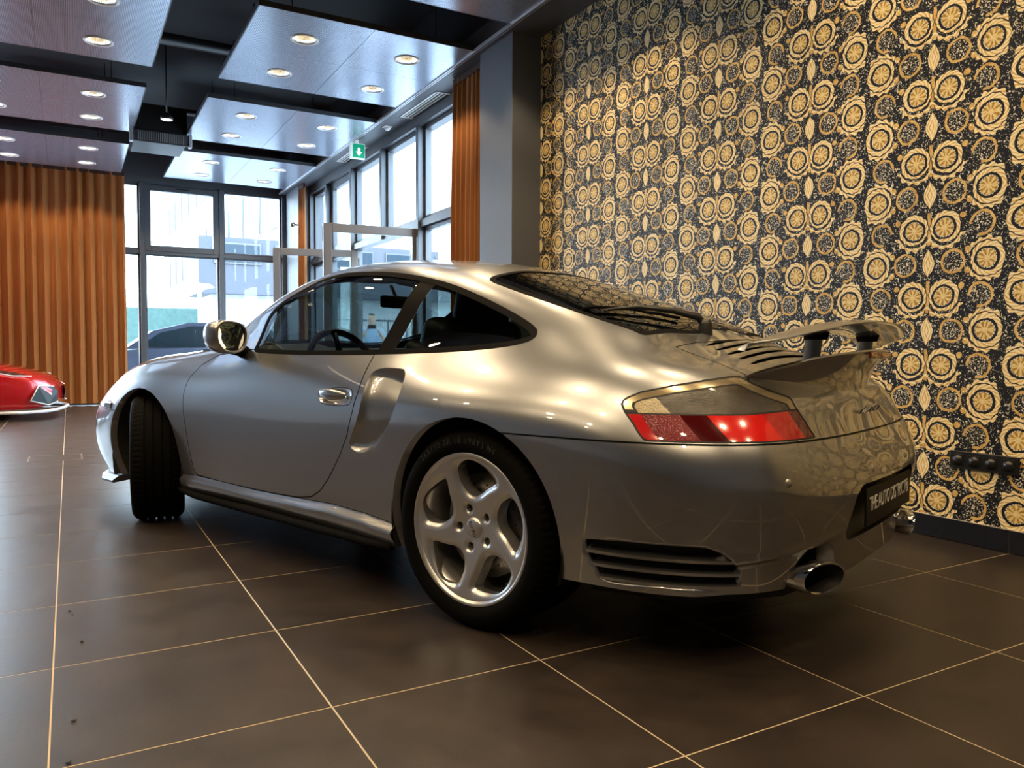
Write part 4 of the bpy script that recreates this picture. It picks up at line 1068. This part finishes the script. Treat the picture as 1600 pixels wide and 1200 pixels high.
BLADE = loft('wing_blade', secs, PAINT, CAR)
STRUT = mat('strut_grey', (.22, .24, .27), .25, metal=.7)
for s in (-1, 1):
    st = empty('wing_strut', (0, 0, 0), 0, CAR)
    loft('strut_foot', [[(-.845+.026*math.cos(a)-dx, s*.27+.015*math.sin(a), z) for a in np.linspace(0, 2*math.pi, 16, endpoint=False)] for z, dx in ((.83, -.010), (.915, .0))], STRUT, st)
    loft('strut_head', [[(-.850+r*math.cos(a)-dx, s*.27+r*.6*math.sin(a), z) for a in np.linspace(0, 2*math.pi, 16, endpoint=False)] for z, r, dx in ((.912, .034, 0), (.930, .040, .0), (.952, .044, .004))], RUBBER, st)
# ------------------------------------------------------------------ exhausts, plate, sensors, script, wiper
for sgn, sn_ in PAIRS:
    E_ = empty('exhaust', (-.800, sgn*.462, .246), 0, CAR); E_.scale = (.92, .84, .95)
    def oval(x, a, b, dz=0, sgn=sgn): return [(x+((.040*sgn*math.cos(t)-.012*math.sin(t)) if x < -.05 else 0), a*math.cos(t), b*math.sin(t)+dz) for t in np.linspace(0, 2*math.pi, 32, endpoint=False)]
    loft('tip', [oval(.02, .060, .046), oval(-.10, .066, .049), oval(-.158, .069, .052), oval(-.166, .066, .049), oval(-.163, .061, .044)], CHROME, E_, caps=False)
    loft('bore', [oval(-.1625, .061, .044), oval(-.10, .058, .042), oval(-.04, .055, .040)], mat('bore_black', (.006, .006, .006), .6), E_, caps=False)  # inner wall of the tip in near-black
    loft('bore_end', [oval(-.04, .056, .041), oval(.0, .055, .040)], GAP, E_)
    tube('pipe', [(-.07, 0, 0), (.12, 0, .01)], .03, STEEL, E_, 16)
pl = box('number_plate', (-.006, -.26, -.056), (.0, .26, .056), mat('plate_black', (.005, .005, .006), .5, spec=.15), CAR, bev=.002); pl.location = (PLX-.012, 0, .418)
me_ = text_mesh('THE AUTO DISTRICT®', .062, .0006, space=.92)
xs_ = [v.co.x for v in me_.vertices]; wtx = max(xs_)-min(xs_)
place_text(me_, 'plate_lettering', mat('plate_white', (.62, .60, .57), .5), pl, Matrix.Translation((-.0066, 0, .004)) @ Matrix.Diagonal((1, .46/wtx, 1, 1)) @ Matrix.Rotation(-math.pi/2, 4, 'Z') @ Matrix.Rotation(math.pi/2, 4, 'X'))
def surf_at(y, z, xmax=-.5):
    V, N, P = pool.arr(); m_ = V[:, 0] < xmax; i = np.argmin(np.where(m_, (V[:, 1]-y)**2+(V[:, 2]-z)**2, 9)); return V[i], N[i]
for y_ in (.646, .19, -.19, -.646):
    v, n = surf_at(y_, .53); q = Vector(n).to_track_quat('Z', 'Y').to_matrix().to_4x4()
    V_, F_ = lathe_mesh([(0, .0025), (.0085, .0022), (.0095, .0005), (.0112, .0005), (.0115, -.002)], 20); M_ = Matrix.Translation(v) @ q
    mesh('parking_sensor', [tuple(M_ @ Vector(a)) for a in V_], F_, mat('sensor_silver', (.40, .40, .40), .35, metal=.8), CAR, smooth=True)
me_ = text_mesh('turbo', .088, .0012, shear=.4); v, n = surf_at(0, .685)
place_text(me_, 'model_script', mat('script_grey', (.10, .10, .10), .25, metal=.8), CAR, Matrix.Translation((v[0]-.006, 0, .690)) @ Matrix.Rotation(math.radians(-32), 4, 'Y') @ Matrix.Rotation(-math.pi/2, 4, 'Z') @ Matrix.Rotation(math.pi/2, 4, 'X'))
wpv = empty('rear_wiper', (0, 0, 0), 0, CAR)
def zrw(x, y):
    V, N, P = pool.arr(); i = np.argmin((V[:, 0]-x)**2+(np.abs(V[:, 1])-abs(y))**2+np.where(V[:, 2] > .8, 0, 9)); return V[i][2]
tube('arm', [(x, y, zrw(x, y)+h) for x, y, h in ((-.432, .16, .028), (-.415, .17, .046), (-.36, .26, .040), (-.29, .37, .028), (-.23, .46, .018))], [.014, .013, .010, .007, .005], BLACKP, wpv, 8)
tube('blade', [(x, y, zrw(x, y)+.010) for x, y in zip(np.linspace(-.36, -.16, 10), np.linspace(.20, .505, 10))], .006, RUBBER, wpv, 6)
lathe('pivot', [(0, .045), (.018, .045), (.024, .03), (.026, -.01)], BLACKP, wpv, 20, loc=(-.435, .155, zrw(-.435, .155)))
# front marker lamps
for sgn in (1, -1):
    o_ = box('side_marker', (-.055, -.006, -.018), (.055, .008, .018), mat('marker_lens', (.05, .045, .045), .15, coat=1), CAR, bev=.005); o_.location = (2.665, sgn*.838, .575); o_.rotation_euler = (0, 0, sgn*-.12)
# ------------------------------------------------------------------ cabin
def seat(y):
    r = empty('seat', (.62, y, 0), 0, CAR)
    def blob(n, c, s, tilt=0, bev=.045):
        bm = bmesh.new(); bbox(bm, (0, 0, 0), s, bev, 4); o = bmobj(n, bm, LEATHER, r, smooth=True); o.location = c; o.rotation_euler = (0, tilt, 0); return o
    blob('cushion', (.20, 0, .42), (.50, .50, .16)); blob('backrest', (-.10, 0, .72), (.14, .50, .58), math.radians(-17), .055)
    blob('headrest', (-.215, 0, 1.045), (.10, .27, .17), math.radians(-14), .04)
    for s in (-1, 1): blob('bolster', (-.06, s*.225, .68), (.17, .09, .46), math.radians(-17), .035)
seat(.37); seat(-.37)
bm = bmesh.new(); bbox(bm, (-.20, 0, .60), (.30, 1.05, .30), .06, 3); bmobj('rear_bench', bm, LEATHER, CAR, smooth=True)
loft('dashboard', [[(1.95, y, .60), (1.90, y, .875), (1.70, y, .885+.02*math.exp(-((y-.37)/.16)**2)), (1.52, y, .862+.045*math.exp(-((y-.37)/.15)**2)), (1.42, y, .80), (1.45, y, .60)] for y in np.linspace(-.72, .72, 31)], LEATHER, CAR)
sw_ = empty('steering_wheel', (1.27, .37, .79), 0, CAR); sw_.rotation_euler = (0, math.radians(-66), 0)
tube('rim', [(.186*math.cos(a), .186*math.sin(a), 0) for a in np.linspace(0, 2*math.pi, 40, endpoint=False)], .016, LEATHER, sw_, 10, closed=True)
lathe('hub', [(0, .03), (.05, .028), (.075, .01), (.08, -.02), (0, -.03)], LEATHER, sw_, 24)
for a in (0, 2.2, 4.1): tube('spoke', [(.06*math.cos(a), .06*math.sin(a), 0), (.18*math.cos(a), .18*math.sin(a), 0)], .014, BLACKP, sw_, 8)
rm = empty('rear_view_mirror', (1.30, 0, 1.115), 0, CAR); bm = bmesh.new(); bbox(bm, (0, 0, 0), (.035, .24, .062), .016, 3); bmobj('housing', bm, BLACKP, rm, smooth=True); tube('stalk', [(.02, 0, .02), (.06, 0, .085)], .009, BLACKP, rm)
# ------------------------------------------------------------------ street outside
ASPH = mat('pale_paving', (.40, .42, .45), .8, noise=.15, nscale=2); BWHITE = mat('white_render', (.36, .37, .38), .7); BGREY = mat('grey_cladding', (.050, .056, .072), .6); TEAL = mat('teal_glazing', (.004, .070, .072), .3, spec=.2); WGL = mat('dark_window_glass', (.020, .032, .045), .3, spec=.2); HEDGE = mat('pale_green_mesh', (.04, .085, .078), .7, noise=.5, nscale=6)
g = box('ground', (-40, YF+.13, -.25), (60, 70, -.15), ASPH); g['kind'] = 'structure'; g2 = box('ground', (3.76, -10, -.25), (60, YF+.13, -.15), ASPH); g2['kind'] = 'structure'
def building(name, label, x0, x1, y0, y1, z0, z1, wall, rows_, cols_, wmat, axis='front', wz=(.35, .75), extra=None):
    r = empty(name, ((x0+x1)/2, y0, -.15)); tag(r, label, 'building'); cx = (x0+x1)/2
    box('wall', (x0-cx, 0, z0), (x1-cx, y1-y0, z1), wall, r)
    fh = (z1-z0)/rows_; cw = (x1-x0)/cols_
    for i in range(rows_):
        for j in range(cols_):
            wx0, wx1 = x0-cx+(j+.12)*cw, x0-cx+(j+.88)*cw; za, zb = z0+(i+wz[0])*fh, z0+(i+wz[1])*fh
            w_ = box('window', (wx0, -.06, za), (wx1, .02, zb), FRAME, r); box('pane', (wx0+.05, -.075, za+.05), (wx1-.05, -.055, zb-.05), wmat, w_)
    return r
b2 = empty('street_building', (6.0, 42, -.15)); tag(b2, 'white building with slanting rows of windows along the street outside', 'building')
box('wall', (0, -18, 3.4), (10, 18, 15), BWHITE, b2); box('base_storey', (.9, -17.5, 0), (10, 18, 3.4), BWHITE, b2)
for i in range(3):
    for j in range(11):
        w_ = box('window', (-.05, -16.6+j*3.1, 5.0+i*3.4), (.02, -14.6+j*3.1, 6.9+i*3.4), FRAME, b2); box('pane', (-.07, -16.5+j*3.1, 5.1+i*3.4), (-.045, -14.7+j*3.1, 6.8+i*3.4), TEAL if (i+j) % 3 == 0 else WGL, w_)
bx_ = box('grey_bay', (-2.8, -18.6, 2.6), (8, -16.2, 4.2), BGREY, b2); box('bay_base', (-2.4, -18.2, 0), (8, -16.2, 2.6), BWHITE, b2)
for q in range(5): w_ = box('window', (-2.4+q*1.7, -18.65, 3.45), (-1.1+q*1.7, -18.58, 4.05), FRAME, b2); box('pane', (-2.35+q*1.7, -18.68, 3.5), (-1.15+q*1.7, -18.64, 4.0), WGL, w_)
for q in range(14): box('railing_bar', (-1.2+q*.6, -19.6, .9), (-1.16+q*.6, -19.56, 1.9), FRAME, b2)
box('railing_top', (-1.2, -19.62, 1.86), (7, -19.54, 1.92), FRAME, b2)
b3 = building('glass_building', 'white building with teal glazing seen through the side windows', 17, 33, 20, 22, 0, 9, BWHITE, 3, 6, TEAL)
b4 = empty('canopy_building', (12, 2, -.15)); tag(b4, 'white fronted building with teal panels beyond the side windows', 'building')
box('wall', (0, 0, 0), (2, 15, 7.5), BWHITE, b4)
for q in range(5): box('teal_panel', (-.07, 1+q*2.8, 2.6), (.02, 2.9+q*2.8, 4.4), TEAL, b4)
hd_ = box('hedge', (0, 0, 0), (5.2, .6, 2.6), HEDGE); hd_.location = (0.2, 33, -.15); tag(hd_, 'pale green mesh screen standing across the street', 'screen')
lp_o = empty('street_lamp', (2.75, 20, -.15)); tag(lp_o, 'slim white street lamp with a flat round head', 'street lamp'); tube('pole', [(0, 0, 0), (0, 0, 2.5)], .045, WHITE, lp_o, 10); lathe('lamp_head', [(0, 2.60), (.25, 2.57), (.34, 2.50), (.10, 2.44), (.05, 2.38)], WHITE, lp_o, 24)
# parked car outside the far window
def simple_car(name, label, loc, rz, body, prof, roof, half, glass, wheel_x, extra=None):
    r = empty(name, loc, rz); tag(r, label, 'car')
    def hull(nm, pf, h0, h1, m):
        n = len(pf); S = []
        for y, k in ((-h0, 0), (-h0*.98, .5), (-h1, 1), (h1, 1), (h0*.98, .5), (h0, 0)):
            S.append([(x, y, z) for x, z in pf])
        V_ = [p for s_ in S for p in s_]; F_ = [tuple(range(n)), tuple(5*n+q for q in range(n))[::-1]]
        for i in range(5):
            for q in range(n): F_.append((i*n+q, (i+1)*n+q, (i+1)*n+(q+1) % n, i*n+(q+1) % n))
        o = mesh(nm, V_, F_, m, r, smooth=True); o.data.set_sharp_from_angle(angle=.6); return o
    hull('body', prof, half, half*.97, body)
    return r, hull
SUVB = mat('pale_blue_car_paint', (.035, .042, .066), .3, metal=.2, coat=.3); CGL = mat('car_window_dark', (.006, .012, .016), .3, spec=.15)
prof = [(-2.2, .35), (-2.25, .75), (-2.1, 1.02), (-1.2, 1.08), (.9, 1.02), (1.9, .92), (2.25, .72), (2.25, .35), (1.75, .28), (-1.7, .28)]
pc, hull = simple_car('parked_car', 'blue-grey hatchback parked outside the far window', (2.2, 17.6, -.15), math.pi, SUVB, prof, None, .88, CGL, (1.4, -1.35))
roofp = [(-2.0, 1.02), (-1.55, 1.42), (-.9, 1.56), (.1, 1.55), (.75, 1.38), (1.25, 1.02)]
n = len(roofp)
def strip(nm, pf, ya, yb, m, par):
    n = len(pf); V_ = [(x, ya, z) for x, z in pf]+[(x, yb, z) for x, z in pf]; return mesh(nm, V_, [tuple(range(n)), tuple(range(n, 2*n))[::-1]]+[(i, n+i, n+(i+1) % n, (i+1) % n) for i in range(n)], m, par)
strip('cabin', roofp, -.70, .70, SUVB, pc)
gp_ = [(-1.75, 1.06), (-1.42, 1.40), (-.85, 1.49), (.05, 1.48), (.62, 1.34), (1.02, 1.06)]
for s in (-1, 1): strip('side_glass', gp_, s*.69, s*.715, CGL, pc)
for wx in (1.42, -1.38):
    for s in (-1, 1):
        V_, F_ = lathe_mesh([(.0, -.10), (.20, -.10), (.22, -.09), (.32, -.08), (.33, .08), (.30, .10)], 32, 'Y'); mesh('wheel', [(a+wx, b_*s*-1+s*.80, c+.33) for a, b_, c in V_], F_, BLACKP, pc, smooth=True)
# ------------------------------------------------------------------ red sports car at the left edge
REDP = mat('red_car_paint', (.50, .006, .012), .22, coat=1, coat_r=.02, metal=.2)
rc = empty('red_sports_car', (-1.10, 12.02, 0), math.radians(-8)); tag(rc, 'low red sports car nosing in beside the rust curtain', 'car')
# wedge body: stations along its length (x forward), half width, height of sill, waist and top
ST = [(.98, .50, .20, .34, .40), (.90, .72, .15, .42, .50), (.70, .86, .13, .50, .585), (.35, .93, .13, .57, .67), (-.20, .96, .14, .64, .76), (-.8, .97, .15, .70, .90), (-1.5, .97, .16, .74, 1.08), (-2.3, .97, .17, .80, 1.12), (-3.0, .95, .20, .82, 1.02), (-3.5, .88, .26, .78, .88)]
V_ = []; F_ = []
for x, w_, z0, zw, zt in ST:
    for y, z in ((-w_*.92, z0), (-w_, (z0+zw)/2), (-w_*.97, zw), (-w_*.62, zt*.985), (0, zt), (w_*.62, zt*.985), (w_*.97, zw), (w_, (z0+zw)/2), (w_*.92, z0)): V_.append((x, y, z))
for i in range(len(ST)-1):
    for k in range(8): F_.append((i*9+k, i*9+k+1, i*9+10+k, i*9+9+k))
F_.append(tuple(range(9))); F_.append(tuple(len(V_)-9+k for k in range(9))[::-1]); F_ += [(i*9, (i+1)*9, (i+1)*9+8, i*9+8) for i in range(len(ST)-1)]
o_ = mesh('body', V_, F_, REDP, rc, smooth=True); o_.data.set_sharp_from_angle(angle=.55)
DARKV = mat('intake_dark', (.01, .02, .02), .4); PALE = mat('pale_edge', (.7, .7, .74), .3)
for s in (-1, 1):
    mesh('intake', [(1.01, s*.28, .20), (.97, s*.66, .18), (.82, s*.86, .24), (.885, s*.75, .405), (.985, s*.40, .385), (1.02, s*.28, .33)], [(0, 1, 2, 3, 4, 5)], DARKV, rc)
    tube('intake_edge', [(1.015, s*.27, .195), (.975, s*.665, .175), (.815, s*.87, .24), (.885, s*.755, .415), (.99, s*.39, .395)], .008, PALE, rc, 6)
    mesh('headlamp', [(.78, s*.62, .535), (.60, s*.66, .585), (.10, s*.74, .675), (.12, s*.82, .655), (.62, s*.78, .545)], [(0, 1, 2, 3, 4)], mat('lamp_dark', (.02, .02, .03), .1, coat=1), rc)
    tube('lamp_edge', [(.79, s*.63, .532), (.62, s*.79, .540), (.12, s*.83, .652)], .008, PALE, rc, 6)
    for wx in (.05, -2.6):
        Vw, Fw = lathe_mesh([(.0, -.08), (.22, -.08), (.25, -.06), (.32, -.05), (.33, .10), (.30, .12)], 36, 'Y'); mesh('wheel', [(a+wx, b_*-s+s*.86, c+.33) for a, b_, c in Vw], Fw, BLACKP, rc, smooth=True)
lipm = [(x, y*1.02, .10) for x, y in ((.4, .93), (.72, .88), (.92, .74), (1.02, .45), (1.05, 0), (1.02, -.45), (.92, -.74), (.72, -.88), (.4, -.93))]
tube('splitter', lipm, .022, PALE, rc, 6)
# ------------------------------------------------------------------ person photographing from the street
def person(loc, rz):
    SKIN = mat('skin', (.55, .36, .27), .55); SHIRT = mat('pale_blue_shirt', (.34, .46, .62), .8); TROU = mat('dark_trousers', (.03, .035, .05), .8); HAIR = mat('dark_hair', (.03, .022, .018), .6)
    r = empty('person', loc, rz); tag(r, 'person in a pale blue shirt outside the doorway raising a phone to the face', 'person')
    J = dict(pel=(0, 0, .95), waist=(0, 0, 1.08), chest=(.01, 0, 1.30), neck=(.01, 0, 1.47), head0=(.02, 0, 1.56), head1=(.02, 0, 1.68), top=(.015, 0, 1.75),
             sl=(0, .19, 1.41), el=(.12, .26, 1.19), wl=(.26, .12, 1.42), sr=(0, -.19, 1.41), er=(.14, -.25, 1.18), wr=(.27, -.06, 1.43),
             hl=(0, .10, .90), kl=(.02, .11, .50), al=(-.01, .12, .09), fl=(.14, .13, .03), hr=(0, -.10, .90), kr=(.02, -.11, .50), ar=(-.01, -.12, .09), fr=(.14, -.13, .03))
    E = [('pel', 'waist'), ('waist', 'chest'), ('chest', 'neck'), ('neck', 'head0'), ('head0', 'head1'), ('head1', 'top'), ('chest', 'sl'), ('sl', 'el'), ('el', 'wl'), ('chest', 'sr'), ('sr', 'er'), ('er', 'wr'), ('pel', 'hl'), ('hl', 'kl'), ('kl', 'al'), ('al', 'fl'), ('pel', 'hr'), ('hr', 'kr'), ('kr', 'ar'), ('ar', 'fr')]
    Rd = dict(pel=.15, waist=.135, chest=.155, neck=.055, head0=.085, head1=.098, top=.06, sl=.068, el=.045, wl=.030, sr=.068, er=.045, wr=.030, hl=.095, kl=.062, al=.042, fl=.035, hr=.095, kr=.062, ar=.042, fr=.035)
    ks = list(J); me = bpy.data.meshes.new('body'); me.from_pydata([J[k] for k in ks], [(ks.index(a), ks.index(b_)) for a, b_ in E], [])
    o = bpy.data.objects.new('body', me); link(o, r); sk = o.modifiers.new('skin', 'SKIN'); o.modifiers.new('sub', 'SUBSURF').levels = 2
    for k, v in zip(ks, me.skin_vertices[0].data): v.radius = (Rd[k]*(.72 if k in ('pel', 'waist', 'chest') else 1), Rd[k]); v.use_root = (k == 'pel')
    dg = bpy.context.evaluated_depsgraph_get(); m2 = bpy.data.meshes.new_from_object(o.evaluated_get(dg)); o.modifiers.clear(); o.data = m2
    for q in (SHIRT, TROU, SKIN, HAIR): m2.materials.append(q)
    for p in m2.polygons:
        p.use_smooth = True; z = p.center.z; y = abs(p.center.y)
        arm = y > .10 and z > 1.1 and p.center.x > .10
        p.material_index = 1 if z < .98 else (3 if (z > 1.70 or (z > 1.56 and p.center.x < -.01)) else (2 if (z > 1.49 and not arm) or (arm and p.center.x > .16) else 0))
    for s in (-1, 1):      # fingers closed on the phone
        for q in range(5): tube('finger', [(.265, s*.09-.02*s*(q == 4), 1.42+.018*q), (.305, s*.075, 1.425+.018*q), (.312, s*.045, 1.425+.018*q)], [.010, .009, .007], SKIN, o, 6)
    lathe('nose', [(0, .03), (.012, .0), (.014, -.015)], SKIN, o, 8, loc=(.118, 0, 1.615))
    ph = box('phone', (-.005, -.075, -.038), (.005, .075, .038), BLACKP, None, bev=.004); ph.location = tuple(Vector(loc)+Matrix.Rotation(rz, 3, 'Z') @ Vector((.335, .0, 1.47))); ph.rotation_euler = (0, 0, rz); tag(ph, 'black phone held up by the person outside', 'phone')
    return r
person((5.25, 14.9, -.15), math.radians(-109))
